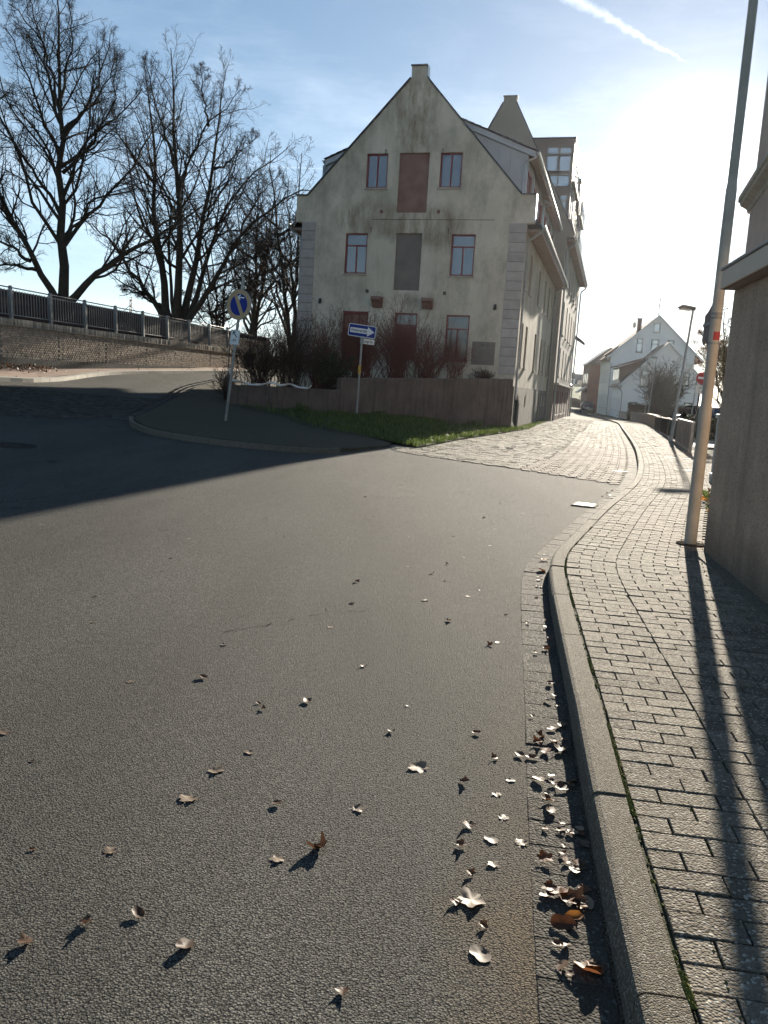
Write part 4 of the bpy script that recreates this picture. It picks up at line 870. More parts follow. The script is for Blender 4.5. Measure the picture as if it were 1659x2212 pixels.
Rs = np.array(Matrix.Rotation(R(90), 3, 'Y') @ Matrix.Rotation(R(90), 3, 'Z') )
lay(cop, 247, sol, block_geo(.068, .215, .5, .006), 'coping_brick', 'coping_brick', bw_, Rs)
# railing
rl = thing('railing', 'grey steel railing with round-topped posts along the top of the brick wall', 'railing', (FX, FY, 3.06), HRZ)
py = [-12.3 + 2.045 * k for k in range(-4, 9)]; TILT = -.045
pm = MB(); pm.prism([(-.045, 0), (.045, 0), (.045, 1.10), (.03, 1.13), (0, 1.145), (-.03, 1.13), (-.045, 1.10)], -.055, .055, lambda u, v, t: (t, u, v)); post0 = pm.build('post', 'rail_steel', rl, bevel=.008)
bar0 = MB().box(-.009, .009, -.009, .009, .16, .985).build('bar', 'rail_steel', rl)
first = True; fb = True
for y in py:
    o = post0 if first else post0.copy()
    if not first: COL.objects.link(o)
    first = False; o.location = (0, y, -.03); o.rotation_euler = (0, TILT, 0)
for a, c in zip(py[:-1], py[1:]):
    MB().tube([(TILT * 1.06, a + .05, 1.045), (TILT * 1.06, c - .05, 1.045)], .022, 8).build('top_rail', 'galv', rl, smooth=True)
    MB().box(TILT * .15 - .015, TILT * .15 + .015, a + .05, c - .05, .13, .16).build('bottom_rail', 'rail_steel', rl)
    MB().box(TILT * .95 - .012, TILT * .95 + .012, a + .05, c - .05, .925, .95).build('middle_rail', 'rail_steel', rl)
    if c < -13 or a > 3: continue
    for k in range(1, 14):
        o = bar0 if fb else bar0.copy()
        if not fb: COL.objects.link(o)
        fb = False; o.location = (0, a + (c - a) * k / 14, 0); o.rotation_euler = (0, TILT, 0)
# brick parapet behind the railing
def brickmat(name, a, b, mo):
    q = NB(name); v = q.mp(q.co(), (1, 1, 1), (0, R(-90), R(-90)));  # face in the y-z plane
    x, y, z = q.sep(q.co()); cb = q.n('ShaderNodeCombineXYZ'); q.l(y, cb.inputs[0]); q.l(z, cb.inputs[1]); br = q.n('ShaderNodeTexBrick'); q.l(cb.outputs[0], br.inputs['Vector'])
    br.inputs['Color1'].default_value = (*a, 1); br.inputs['Color2'].default_value = (*b, 1); br.inputs['Mortar'].default_value = (*mo, 1); br.inputs['Scale'].default_value = 1; br.inputs['Brick Width'].default_value = .25; br.inputs['Row Height'].default_value = .081; br.inputs['Mortar Size'].default_value = .008
    return q.fin(br.outputs['Color'], .85, q.bump(br.outputs['Fac'], -.6, .008), .3)
MAT['parapet_brick'] = brickmat('parapet_brick', (.10, .05, .04), (.06, .038, .032), (.05, .045, .04))
pp = thing('brick_parapet', 'dark red-brown brick parapet standing behind the grey railing', 'wall', (FX, FY, 0), HRZ)
MB().box(-1.35, -1.05, Y0, 12, 2.8, 4.06).build('parapet', 'parapet_brick', pp); b = MB()
for k in range(int((12 - Y0) / .5)): MB().box(-1.40, -1.0, Y0 + k * .5 + .004, Y0 + k * .5 + .496, 4.062, 4.13 + rnd.gauss(0, .006)).build('cap_stone', 'old_concrete', pp)
o = drape('embankment', [AB(15.9, -40), AB(15.9, 5.3), AB(15.9, 40), AB(48, 60), AB(60, 20), AB(60, -60), AB(15.9, -60)], 0, 4, 'ground', skirt=3, zf=lambda x, y: 3.03 + 0 * np.asarray(x)); tag(o, kind='structure')
# low steel end panel and dark bridge pier behind the sign
MB().box(-6, .2, 5.35, 5.9, .5, 3.0).build('wing_wall', 'old_concrete', bw_)

# ================================================================== BARE TREES
def tubes(name, P, Rr, n, mat, parent):
    """P (N,K,3) centre lines, Rr (N,K) radii -> one mesh of n-sided tubes"""
    N, K, _ = P.shape; T = np.gradient(P, axis=1); T /= np.linalg.norm(T, axis=2, keepdims=True) + 1e-9
    ref = np.where(np.abs(T[:, :1, 2:3]) > .9, np.array([1., 0, 0]), np.array([0, 0, 1.])); U = np.cross(T, ref); U /= np.linalg.norm(U, axis=2, keepdims=True) + 1e-9; Wd = np.cross(T, U)
    a = np.arange(n) * 2 * np.pi / n; V = P[:, :, None] + Rr[:, :, None, None] * (np.cos(a)[None, None, :, None] * U[:, :, None] + np.sin(a)[None, None, :, None] * Wd[:, :, None])
    i = np.arange(N)[:, None, None] * K * n + np.arange(K - 1)[None, :, None] * n; k = np.arange(n)[None, None]; k1 = (np.arange(n)[None, None] + 1) % n
    F = np.stack([i + k, i + k1, i + n + k1, i + n + k], -1).reshape(-1, 4); return V.reshape(-1, 3), F
def joined(parts):
    Vs, Fs, o = [], [], 0
    for V, F in parts: Vs.append(V); Fs.append(F + o); o += len(V)
    return np.concatenate(Vs), np.concatenate(Fs)
def spawn(P, Rr, m, g, lf, ang, t0, t1, up, wig, K, rf=.55, tip=.35, rmin=.004, lmin=.12, taper=.55):
    N, k0, _ = P.shape; t = (np.arange(m)[None] + g.random((N, m))) / m * (t1 - t0) + t0; x = t * (k0 - 1); i = np.clip(x.astype(int), 0, k0 - 2); f = x - i; n = np.arange(N)[:, None]
    base = P[n, i] * (1 - f[..., None]) + P[n, i + 1] * f[..., None]; T = P[n, i + 1] - P[n, i]; T /= np.linalg.norm(T, axis=2, keepdims=True) + 1e-9; r = Rr[n, i] * (1 - f) + Rr[n, i + 1] * f
    Ln = np.linalg.norm(np.diff(P, axis=1), axis=2).sum(1)[:, None]; L = np.maximum(Ln * lf * (1 - taper * t) * g.uniform(.65, 1.25, (N, m)), lmin)
    ref = np.where(np.abs(T[..., 2:3]) > .9, np.array([1., 0, 0]), np.array([0, 0, 1.])); U = np.cross(T, ref); U /= np.linalg.norm(U, axis=2, keepdims=True) + 1e-9; V = np.cross(T, U)
    ph = np.arange(m)[None] * 2.4 + g.uniform(0, 6.28, (N, 1)) + g.normal(0, .5, (N, m)); an = ang * g.uniform(.7, 1.3, (N, m))
    d = np.cos(an)[..., None] * T + np.sin(an)[..., None] * (np.cos(ph)[..., None] * U + np.sin(ph)[..., None] * V)
    pts = [base]
    for q in range(K - 1):
        d = d + np.array([0, 0, up]) + g.normal(0, wig, d.shape); d /= np.linalg.norm(d, axis=2, keepdims=True); pts.append(pts[-1] + d * (L / (K - 1))[..., None])
    Pn = np.stack(pts, 2).reshape(N * m, K, 3); r0 = np.maximum(r * rf, rmin); Rn = (r0[..., None] * np.linspace(1, tip, K)).reshape(N * m, K); Rn = np.maximum(Rn, rmin * .7); return Pn, Rn
def resample(pts, K):
    p = np.array(pts, float); c = np.r_[0, np.cumsum(np.linalg.norm(np.diff(p, axis=0), axis=1))]; s = np.linspace(0, c[-1], K); q = np.stack([np.interp(s, c, p[:, j]) for j in range(3)], 1)
    sm_ = q.copy(); sm_[1:-1] = (q[:-2] + 2 * q[1:-1] + q[2:]) / 4; return sm_
def bare_tree(label, loc, limbs, seed, group, tw=(14, 8, 5), rt=(.009, .0065), leaves=0, up=.10, twigmat='twig', leafm='leaf_red', name='bare_tree', lens=(.45, .47, .5)):
    """limbs: list of (points, r0, r1) in metres about the trunk foot"""
    g = np.random.default_rng(seed); t = thing(name, label, 'tree', loc, 0, group); K = 12
    P = np.stack([resample(l[0], K) for l in limbs]); P[:, 1:] += g.normal(0, .05, P[:, 1:].shape); Rr = np.stack([l[1] + (l[2] - l[1]) * np.linspace(0, 1, K)**.62 for l in limbs])
    V, F = tubes('trunk', P, Rr, 8, None, None); o = link('trunk', npmesh('trunk', V, F), 'bark', t); o.data.shade_smooth()
    A = spawn(P, Rr, tw[0], g, lens[0], .80, .22, 1.0, up, .19, 7, .46, .3, .010, taper=.80)
    B = spawn(*A, tw[1], g, lens[1], .75, .15, 1.0, up * .5, .25, 5, .55, .4, rt[0], taper=.65)
    Cc = spawn(*B, tw[2], g, lens[2], .75, .15, 1.0, up * .2, .28, 4, .6, .5, rt[1])
    V, F = joined([tubes('', *A, 5, None, None), tubes('', *B, 3, None, None), tubes('', *Cc, 3, None, None)]); o = link('crown', npmesh('crown', V, F), twigmat, t)
    if leaves:
        tips = Cc[0][g.integers(0, len(Cc[0]), leaves), -1] + g.normal(0, .03, (leaves, 3)); add_leaves(t, tips, .045, leafm, g)
    return t
def add_leaves(parent, tips, size, mat, g, nm='foliage', hang=.5):
    n = len(tips); a = g.normal(0, 1, (n, 3)); a[:, 2] -= hang; a /= np.linalg.norm(a, axis=1, keepdims=True); b = np.cross(a, g.normal(0, 1, (n, 3))); b /= np.linalg.norm(b, axis=1, keepdims=True); s = size * g.uniform(.6, 1.4, (n, 1))
    V = np.stack([tips, tips + a * s * .5 + b * s * .38, tips + a * s * 1.1, tips + a * s * .5 - b * s * .38], 1).reshape(-1, 3); F = np.arange(n * 4).reshape(-1, 4); return link(nm, npmesh(nm, V, F), mat, parent)
def limbset(base, k, L, seed, r_scale=1., yspread=.11):
    """limbs drawn in the plane of the tree; each starts on the limb it grows from and swings towards or away"""
    g = np.random.default_rng(seed); out = []; done = []
    for j, (pts, r0, r1) in enumerate(L):
        q = [((px - base[0]) * k, (base[1] - pz) * k) for px, pz in pts]; y0 = 0.; sw = g.normal(0, yspread) if j else 0.
        if done:
            D = np.array(done); d = np.hypot(D[:, 0] - q[0][0], D[:, 2] - q[0][1]); m = d.argmin()
            if d[m] < .6: y0 = D[m, 1]
        P3 = []; L_ = 0.; prev = q[0]
        for x, z in q: L_ += math.hypot(x - prev[0], z - prev[1]); prev = (x, z); P3.append((x, y0 + sw * L_, z))
        out.append((P3, r0 * r_scale, r1 * r_scale)); done += [tuple(p) for p in resample(P3, 40)]
    return out
TG = 'bare trees on the embankment behind the railing'
T1 = [([(320, 1650), (322, 1590), (325, 1300), (320, 1100), (315, 850), (318, 600), (305, 350), (300, 100), (290, 10)], .30, .02), ([(330, 1570), (370, 1510), (430, 1440), (560, 1310), (700, 1200), (800, 1130), (900, 1060), (1000, 980)], .20, .03),
      ([(310, 1560), (285, 1490), (220, 1380), (140, 1200), (60, 1020), (0, 870), (-60, 700)], .18, .03), ([(215, 1390), (100, 1370), (0, 1385), (-80, 1390)], .09, .02), ([(190, 1350), (100, 1290), (0, 1235), (-60, 1190)], .09, .02),
      ([(330, 1260), (440, 1120), (560, 1010), (650, 900), (740, 790), (800, 650)], .11, .02), ([(330, 1230), (400, 1150), (480, 1020), (600, 990), (720, 960)], .09, .02), ([(318, 1110), (230, 950), (150, 830), (60, 740), (0, 690)], .10, .02), ([(316, 980), (260, 800), (180, 680), (100, 600), (20, 560)], .09, .02),
      ([(325, 1020), (390, 860), (430, 760), (540, 680), (640, 620), (740, 500)], .10, .02), ([(320, 740), (400, 600), (440, 480), (470, 330), (480, 150)], .10, .015), ([(316, 850), (250, 700), (180, 540), (100, 350), (40, 230)], .10, .015), ([(312, 660), (260, 480), (240, 330), (150, 200), (80, 120)], .09, .015),
      ([(318, 580), (350, 400), (380, 250), (360, 100)], .08, .015), ([(310, 600), (270, 400), (200, 200), (170, 80)], .08, .015), ([(325, 900), (450, 800), (520, 690), (600, 560), (620, 380)], .09, .015), ([(322, 700), (480, 560), (560, 450), (600, 320)], .07, .015)]
bare_tree('tall bare tree with one straight leader and two low forking limbs behind the railing', (-13.75, 34.5, 3.0), limbset((320, 1690), .00793, T1, 3, .98), 21, TG, tw=(22, 10, 7), rt=(.005, .0036), lens=(.52, .47, .5))
T2 = [([(840, 1690), (815, 1590), (720, 1510), (640, 1400), (580, 1290), (480, 1210), (430, 1180)], .24, .03), ([(805, 1570), (720, 1520), (610, 1490)], .09, .03), ([(850, 1690), (830, 1620), (800, 1450), (780, 1250), (745, 1100), (745, 900), (742, 700), (700, 560), (690, 400)], .30, .02), ([(885, 1700), (890, 1600), (900, 1350), (905, 1100), (905, 850), (890, 650), (900, 500), (890, 400)], .33, .02),
      ([(895, 1690), (915, 1600), (950, 1450), (980, 1200), (1030, 900), (1050, 650), (1060, 450), (1080, 370)], .28, .02), ([(905, 1690), (940, 1600), (970, 1500), (1030, 1280), (1080, 1100), (1130, 950), (1250, 850), (1350, 750), (1400, 720)], .22, .02), ([(910, 1690), (950, 1600), (1000, 1540), (1100, 1380), (1200, 1180), (1300, 1100), (1400, 1020), (1470, 950), (1590, 960)], .24, .02),
      ([(870, 1620), (840, 1400), (830, 1250), (840, 1120), (780, 950), (650, 780)], .13, .02), ([(905, 1050), (960, 850), (1050, 680), (1150, 580), (1200, 520)], .12, .015), ([(1065, 1180), (1150, 1150), (1240, 1170), (1300, 1240)], .07, .02), ([(1035, 860), (1110, 830), (1170, 760), (1260, 690)], .09, .015), ([(890, 900), (850, 750), (800, 600), (760, 450)], .11, .015), ([(1045, 700), (1010, 560), (980, 420)], .08, .015), ([(745, 950), (640, 830), (560, 720), (540, 600)], .1, .015), ([(1180, 1220), (1240, 1060), (1290, 950), (1380, 860)], .09, .015)]
bare_tree('broad bare tree splitting into several steep stems right above its base', (-11.2, 42.9, 3.0), limbset((880, 1760), .00987, T2, 9, .9), 22, TG, tw=(22, 10, 7), rt=(.0058, .0042), lens=(.50, .47, .5))
def auto_limbs(h, spread, n, seed, r0, stems=1, lean=.0):
    g = np.random.default_rng(seed); out = []
    for s in range(stems):
        dx, dy = g.normal(0, .12 * (stems > 1), 2); out.append(([(0, 0, -.3), (dx * h * .2, dy * h * .2, h * .25), (dx * h * .6 + lean * h * .2, dy * h * .6, h * .6), (dx * h + lean * h * .3, dy * h, h)], r0, .02))
    for k in range(n):
        z = h * g.uniform(.12, .7); a = k * 2.4 + g.uniform(0, 1); d = spread * g.uniform(.6, 1.1); rise = (h - z) * g.uniform(.35, .8); m = out[k % stems][0]; bx = np.interp(z, [p[2] for p in m], [p[0] for p in m]); by = np.interp(z, [p[2] for p in m], [p[1] for p in m])
        out.append(([(bx, by, z), (bx + math.cos(a) * d * .35, by + math.sin(a) * d * .35, z + rise * .25), (bx + math.cos(a) * d * .75, by + math.sin(a) * d * .75, z + rise * .6), (bx + math.cos(a) * d, by + math.sin(a) * d, z + rise)], r0 * g.uniform(.35, .6), .02))
    return out
bare_tree('bare tree at the edge of the road wall, spreading long side limbs', (-18.6, 28.6, 3.0), auto_limbs(13.0, 4.6, 15, 31, .30), 23, TG, tw=(14, 8, 6), rt=(.005, .0036))
G3 = 'smaller trees beside the corner house'
bare_tree('twiggy tree with a few rust coloured leaves close to the house corner', (-6.3, 52, 2.2), auto_limbs(13.2, 3.4, 15, 41, .22, 2), 24, G3, tw=(14, 9, 6), rt=(.009, .0065), leaves=900, leafm='leaf_orange')
bare_tree('dense twiggy tree standing behind the round no-parking sign', (-9.4, 55, 2.2), auto_limbs(12.0, 3.6, 15, 42, .24, 2), 25, G3, tw=(14, 9, 6), rt=(.009, .0065), leaves=500)
bare_tree('low twiggy tree with drooping seed clusters beside the railing end', (-9.9, 47.5, 2.2), auto_limbs(6.6, 3.2, 14, 43, .13, 3), 26, G3, tw=(12, 8, 6), rt=(.008, .006), leaves=2600, leafm='leaf_brown', up=.02)
# ------------------------------------------------------------------ shrubs in the planting bed
def shrub(label, x, y, h, spread, n, seed, mat, group='bare shrubs in the planting bed', leaves=0, leafm='leaf_brown', m=(7, 5), z=None, rmin=.006, cat='shrub', nm='shrub'):
    g = np.random.default_rng(seed); z = float(terr_h(x, y)) if z is None else z; t = thing(nm, label, cat, (x, y, z - .05), 0, group); K = 8
    a = g.uniform(0, 6.28, n); d = g.uniform(.05, 1, n)**.7 * spread; hh = h * g.uniform(.55, 1.08, n) * (1 - .25 * (d / spread)**2); b0 = g.normal(0, .16 * spread, (n, 2)); s = np.linspace(0, 1, K)
    P = np.zeros((n, K, 3)); P[..., 0] = b0[:, :1] + (np.cos(a) * d)[:, None] * s**1.5; P[..., 1] = b0[:, 1:] + (np.sin(a) * d)[:, None] * s**1.5; P[..., 2] = hh[:, None] * (s - .12 * (d / spread)[:, None] * s**2.5); P[:, 1:] += g.normal(0, .025, P[:, 1:].shape).cumsum(1) * .8
    Rr = g.uniform(.009, .02, n)[:, None] * np.linspace(1, .35, K); A = spawn(P, Rr, m[0], g, .42, .62, .25, 1., .10, .14, 5, .6, .5, rmin); B = spawn(*A, m[1], g, .5, .65, .2, 1., .05, .18, 3, .7, .6, rmin * .8)
    V, F = tubes('', P, Rr, 5, None, None); link('stems', npmesh('stems', V, F), mat, t); V, F = joined([tubes('', *A, 3, None, None), tubes('', *B, 3, None, None)]); link('twigs', npmesh('twigs', V, F), mat, t)
    if leaves: add_leaves(t, B[0][g.integers(0, len(B[0]), leaves), -1] + g.normal(0, .02, (leaves, 3)), .05, leafm, g)
    return t
shrub('dense dark brown shrub at the left end of the garden wall', -5.0, 31.2, 2.5, 1.5, 100, 51, 'brown_twig', leaves=300, rmin=.005)
shrub('tall dark thicket of upright stems behind the barrier tape', -3.9, 31.4, 2.8, 1.5, 110, 52, 'brown_twig', leaves=300, rmin=.005)
shrub('dark leafy evergreen shrub low in the planting bed', -2.4, 32.2, 1.7, 1.1, 70, 53, 'brown_twig', leaves=4200, leafm='hedge', rmin=.005)
shrub('brown shrub leaning over the step in the garden wall', -2.9, 33.8, 3.2, 1.7, 100, 54, 'red_twig', leaves=400, rmin=.0045, m=(6, 4))
shrub('reddish bare shrub arching in front of the house door', -1.3, 33.5, 2.9, 1.7, 110, 55, 'red_twig', leaves=250, rmin=.0045, m=(6, 4))
shrub('tall reddish shrub reaching up to the stone corbel', .15, 34.3, 3.4, 1.5, 90, 56, 'red_twig', leaves=250, rmin=.0045, m=(6, 4))
shrub('reddish bare shrub below the middle ground-floor window', 1.4, 34.9, 2.5, 1.6, 80, 57, 'red_twig', leaves=120, rmin=.0045, m=(6, 4))
shrub('thin open shrub below the right ground-floor window', 2.6, 35.4, 2.5, 1.1, 30, 58, 'red_twig', leaves=40, rmin=.0045, m=(5, 4))
shrub('low scrubby plant beside the notice board', 3.9, 36.0, .6, .6, 26, 59, 'brown_twig', leaves=150)
shrub('low weed growing through the kerb edge beside the side road', -6.0, 30.3, 1.2, .6, 30, 60, 'brown_twig', leaves=400, z=.7)
for (x, y, s, lab) in ((3.7, 34.75, 71, 'leafy weed at the foot of the garden wall below the notice board'), (-.4, 29.6, 72, 'leafy weed in the verge beside the one-way sign post'), (-3.2, 28.9, 73, 'dark weed clump in the shaded verge')):
    g = np.random.default_rng(s); t = thing('weed', lab, 'weed', (x, y, float(isl_h(x, y)) + .02), 0, 'weeds along the garden wall'); P = np.zeros((22, 5, 3)); a = g.uniform(0, 6.28, 22); d = g.uniform(.05, .4, 22); q = np.linspace(0, 1, 5); P[..., 0] = (np.cos(a) * d)[:, None] * q; P[..., 1] = (np.sin(a) * d)[:, None] * q; P[..., 2] = (g.uniform(.1, .32, 22))[:, None] * (q**.7)
    V, F = tubes('', P, np.full((22, 5), .004), 3, None, None); link('stalks', npmesh('stalks', V, F), 'grass', t); pts = P.reshape(-1, 3); add_leaves(t, np.repeat(pts, 3, 0) + g.normal(0, .03, (len(pts) * 3, 3)), .06, 'grass', g, hang=0)
# barrier tape lying on the wall
tp = [(-5.62, 28.75, 1.75), (-5.55, 28.72, 1.42), (-5.3, 28.82, 1.40), (-4.95, 29.05, 1.30), (-4.55, 29.28, 1.32), (-4.25, 29.45, 1.42), (-3.95, 29.65, 1.33), (-3.65, 29.83, 1.40), (-3.35, 30.0, 1.30), (-3.0, 30.22, 1.28), (-2.9, 30.2, 1.4)]
q = resample(tp, 70); b = MB()
for i in range(70):
    tw_ = math.sin(i * .35) * .9; c = q[i]; b.v += [(c[0] - .012 * math.sin(tw_), c[1] - .06 - .045 * math.sin(tw_), c[2] - .04 * math.cos(tw_) + .03), (c[0] + .012 * math.sin(tw_), c[1] - .06 + .03 * math.sin(tw_), c[2] + .04 * math.cos(tw_) + .03)]
b.f += [(2 * i, 2 * i + 1, 2 * i + 3, 2 * i + 2) for i in range(69)]
o = b.build('barrier_tape', 'tape', smooth=True); m = o.modifiers.new('thick', 'SOLIDIFY'); m.thickness = .002; tag(o, 'crumpled white barrier tape draped along the low garden wall', 'tape')
st = thing('tape_stake', 'thin dark stake holding the end of the white tape', 'stake', (-5.68, 28.8, float(isl_h(-5.68, 28.8)))); MB().tube([(0, 0, 0), (0, 0, 1.1), (.02, 0, 2.2)], .022, 6).build('rod', 'dark_metal', st); MB().tube([(0, 0, 1.12), (0, 0, 1.22)], .03, 6).build('clamp', 'tape', st)

# ================================================================== SIGNS
SG = lambda u, v, t: (u, -t, v)                      # sign face looks at -y
def text_mesh(txt, size, mat, parent, x, z, t, name='lettering', sx=1., align='CENTER', bold=.0):
    cu = bpy.data.curves.new('lettering', 'FONT'); cu.body = txt; cu.size = size; cu.align_x = align; cu.align_y = 'CENTER'; cu.extrude = .001; cu.offset = bold
    tmp = bpy.data.objects.new('lettering', cu); COL.objects.link(tmp); bpy.context.view_layer.update()
    me = bpy.data.meshes.new_from_object(tmp.evaluated_get(bpy.context.evaluated_depsgraph_get())); bpy.data.objects.remove(tmp); me.materials.clear()
    o = link(name, me, mat, parent); o.rotation_euler = (R(90), 0, 0); o.scale = (sx, 1, 1); o.location = (x, -t, z); return o
def rrect(w, h, r, n=5):
    out = []
    for cx, cy, a0 in ((w / 2 - r, h / 2 - r, 0), (-w / 2 + r, h / 2 - r, 90), (-w / 2 + r, -h / 2 + r, 180), (w / 2 - r, -h / 2 + r, 270)):
        out += [(cx + r * math.cos(R(a0 + 90 * k / n)), cy + r * math.sin(R(a0 + 90 * k / n))) for k in range(n + 1)]
    return out
def shift(p, x, z): return [(u + x, v + z) for u, v in p]
def circ(r, n=48): return [(r * math.cos(2 * math.pi * k / n), r * math.sin(2 * math.pi * k / n)) for k in range(n)]
def bicycle(parent, x, z, s, t, mat='sign_black', flip=1):
    b = MB()
    def line(p, q, w=.05):
        p = Vector(p) * s; q = Vector(q) * s; d = (q - p).normalized() * s * w / 2; n = Vector((-d.y, d.x)); b.prism([((p + n - d).x * flip + x, (p + n - d).y + z), ((q + n + d).x * flip + x, (q + n + d).y + z), ((q - n + d).x * flip + x, (q - n + d).y + z), ((p - n - d).x * flip + x, (p - n - d).y + z)], t, t + .0015, SG)
    for c in (-.5, .5):
        pts = [(c + .30 * math.cos(2 * math.pi * k / 20), -.1 + .30 * math.sin(2 * math.pi * k / 20)) for k in range(21)]
        for p, q in zip(pts[:-1], pts[1:]): line(p, q)
    for p, q in (((-.5, -.1), (-.25, .25)), ((-.25, .25), (.3, .25)), ((.5, -.1), (.25, .38)), ((-.5, -.1), (-.02, -.1)), ((-.02, -.1), (-.28, .36)), ((-.02, -.1), (.3, .25)), ((-.38, .38), (-.15, .38)), ((.25, .38), (.42, .42))): line(p, q, .06)
    return b.build('bicycle_symbol', mat, parent)
def arrow_poly(p, q, w, hw, hl):
    p = Vector(p); q = Vector(q); d = (q - p).normalized(); n = Vector((-d.y, d.x)); m = q - d * hl
    return [tuple(v) for v in (p + n * w / 2, m + n * w / 2, m + n * hw / 2, q, m - n * hw / 2, m - n * w / 2, p - n * w / 2)]
# no-parking sign on the leaning post
x, y = -4.50, 22.6
s1 = thing('no_parking_sign', 'leaning grey post with a faded round blue no-parking sign and a bicycle plate', 'road sign', (x, y, float(isl_h(x, y)) - .05)); s1.rotation_euler = (0, R(5.5), 0)
MB().tube([(0, 0, -.2), (0, 0, 3.92)], .038, 12).build('post', 'galv', s1, smooth=True); MB().tube([(0, 0, 3.92), (0, 0, 3.94)], .042, 12).build('cap', 'dark_metal', s1)
def at_sign(parent, z, yaw, off=.05): o = bpy.data.objects.new('sign_head', None); return o
def head(name, parent, z, yaw, poly, t0, t1, mat, roll=0.):
    b = MB(); b.prism(poly, t0, t1, SG); o = b.build(name, mat, parent); o.location = (0, 0, z); o.rotation_euler = Matrix.Rotation(R(yaw), 3, 'Z').to_4x4().to_euler(); o.rotation_euler = (Matrix.Rotation(R(yaw), 3, 'Z') @ Matrix.Rotation(R(roll), 3, 'Y')).to_euler(); return o
d1 = head('round_sign', s1, 3.19, -28, circ(.395), .045, .06, 'sign_red_faded')
b = MB(); n = 48
for t in (.035, .066):
    for r in (.395, .405): b.v += [(r * math.cos(2 * math.pi * k / n), -t, r * math.sin(2 * math.pi * k / n)) for k in range(n)]
b.f += [(a * n + k, a * n + (k + 1) % n, c * n + (k + 1) % n, c * n + k) for a, c in ((0, 1), (1, 3), (3, 2), (2, 0)) for k in range(n)]; b.build('rim', 'galv', d1)
# the two blue halves left and right of the slash
def half(sg):
    w = .055; pts = []; r = .285
    for k in range(40):
        a = 2 * math.pi * k / 40; p = (r * math.cos(a), r * math.sin(a)); pts.append(p)
    dn = Vector((math.cos(R(30)), math.sin(R(30)))); out = []
    for i in range(40):
        p, q = Vector(pts[i]), Vector(pts[(i + 1) % 40]); a, c = p.dot(dn) * sg - w, q.dot(dn) * sg - w
        if a > 0: out.append(tuple(p))
        if a * c < 0: out.append(tuple(p + (q - p) * (a / (a - c))))
    return out
for sg in (1, -1): MB().prism(half(sg), .0602, .0622, SG).build('blue_field', 'sign_blue', d1)
MB().prism(arrow_poly((.16, .19), (-.06, .195), .03, .03, .03), .0625, .064, SG).build('arrow', 'sign_white', d1)
for dz in (.07, -.07): MB().prism(arrow_poly((-.055, .195), (.03, .195 + dz), .03, .03, .01), .0632, .065, SG).build('arrow', 'sign_white', d1)
d2 = head('bicycle_plate', s1, 2.32, -28, rrect(.31, .40, .02), .045, .055, 'sign_white'); b = MB()
for a0, a1, c0, c1 in ((-.145, .145, .182, .190), (-.145, .145, -.190, -.182), (-.145, -.137, -.182, .182), (.137, .145, -.182, .182)): b.prism(rect(a0, a1, c0, c1), .0552, .0562, SG)
b.build('border', 'sign_black', d2); MB().prism(arrow_poly((.07, .0), (-.07, .15), .028, .03, .02), .0552, .057, SG).build('arrow', 'sign_black', d2); b = MB(); b.prism(arrow_poly((-.07, .15), (-.072, .055), .026, .026, .01), .0556, .0575, SG); b.prism(arrow_poly((-.07, .15), (.02, .14), .026, .026, .01), .0556, .0575, SG); b.build('arrow', 'sign_black', d2); bicycle(d2, 0, -.09, .115, .0552)
for z in (2.62, 2.06, 1.98): MB().tube([(0, 0, z), (0, 0, z + .04)], .045, 12).build('clamp', 'galv', s1)
# one-way sign
x, y = -1.20, 29.72
s2 = thing('one_way_sign', 'blue one-way arrow sign and small street name plate on a thin grey post', 'road sign', (x, y, float(isl_h(x, y)))); s2.rotation_euler = (0, R(1.0), 0)
MB().tube([(0, 0, -.2), (0, 0, 3.22)], .035, 10).build('post', 'galv', s2, smooth=True)
hd = head('arrow_panel', s2, 3.06, -10, rrect(1.0, .43, .05), .045, .055, 'sign_white', roll=4.5)
MB().prism(rrect(.955, .385, .035), .0552, .057, SG).build('blue_field', 'sign_blue', hd)
MB().prism([(-.43, .085), (.20, .085), (.20, .165), (.45, 0), (.20, -.165), (.20, -.085), (-.43, -.085)], .0572, .059, SG).build('arrow', 'sign_white', hd)
text_mesh('Einbahnstraße', .138, 'sign_black', hd, -.105, .0, .0595, sx=.74, bold=.0022)
nm = head('street_name_plate', s2, 2.72, 52, rect(.05, .70, -.09, .09), -.008, .008, 'sign_white')
text_mesh('Lange Str.', .135, 'sign_black', nm, .37, .0, .0095, bold=.002); MB().box(-.05, .07, -.04, .04, 2.62, 2.83).build('bracket', 'galv', s2)
st_ = head('yellow_marker', s2, 1.70, -6, rrect(.095, .30, .012), .038, .043, 'sign_yellow'); text_mesh('H 100', .055, 'sign_black', st_, 0, .07, .0435); 
for k in range(3): MB().prism(rect(-.025, .03 - .01 * k, -.02 - .04 * k, -.005 - .04 * k), .0432, .0442, SG).build('mark', 'sign_black', st_)

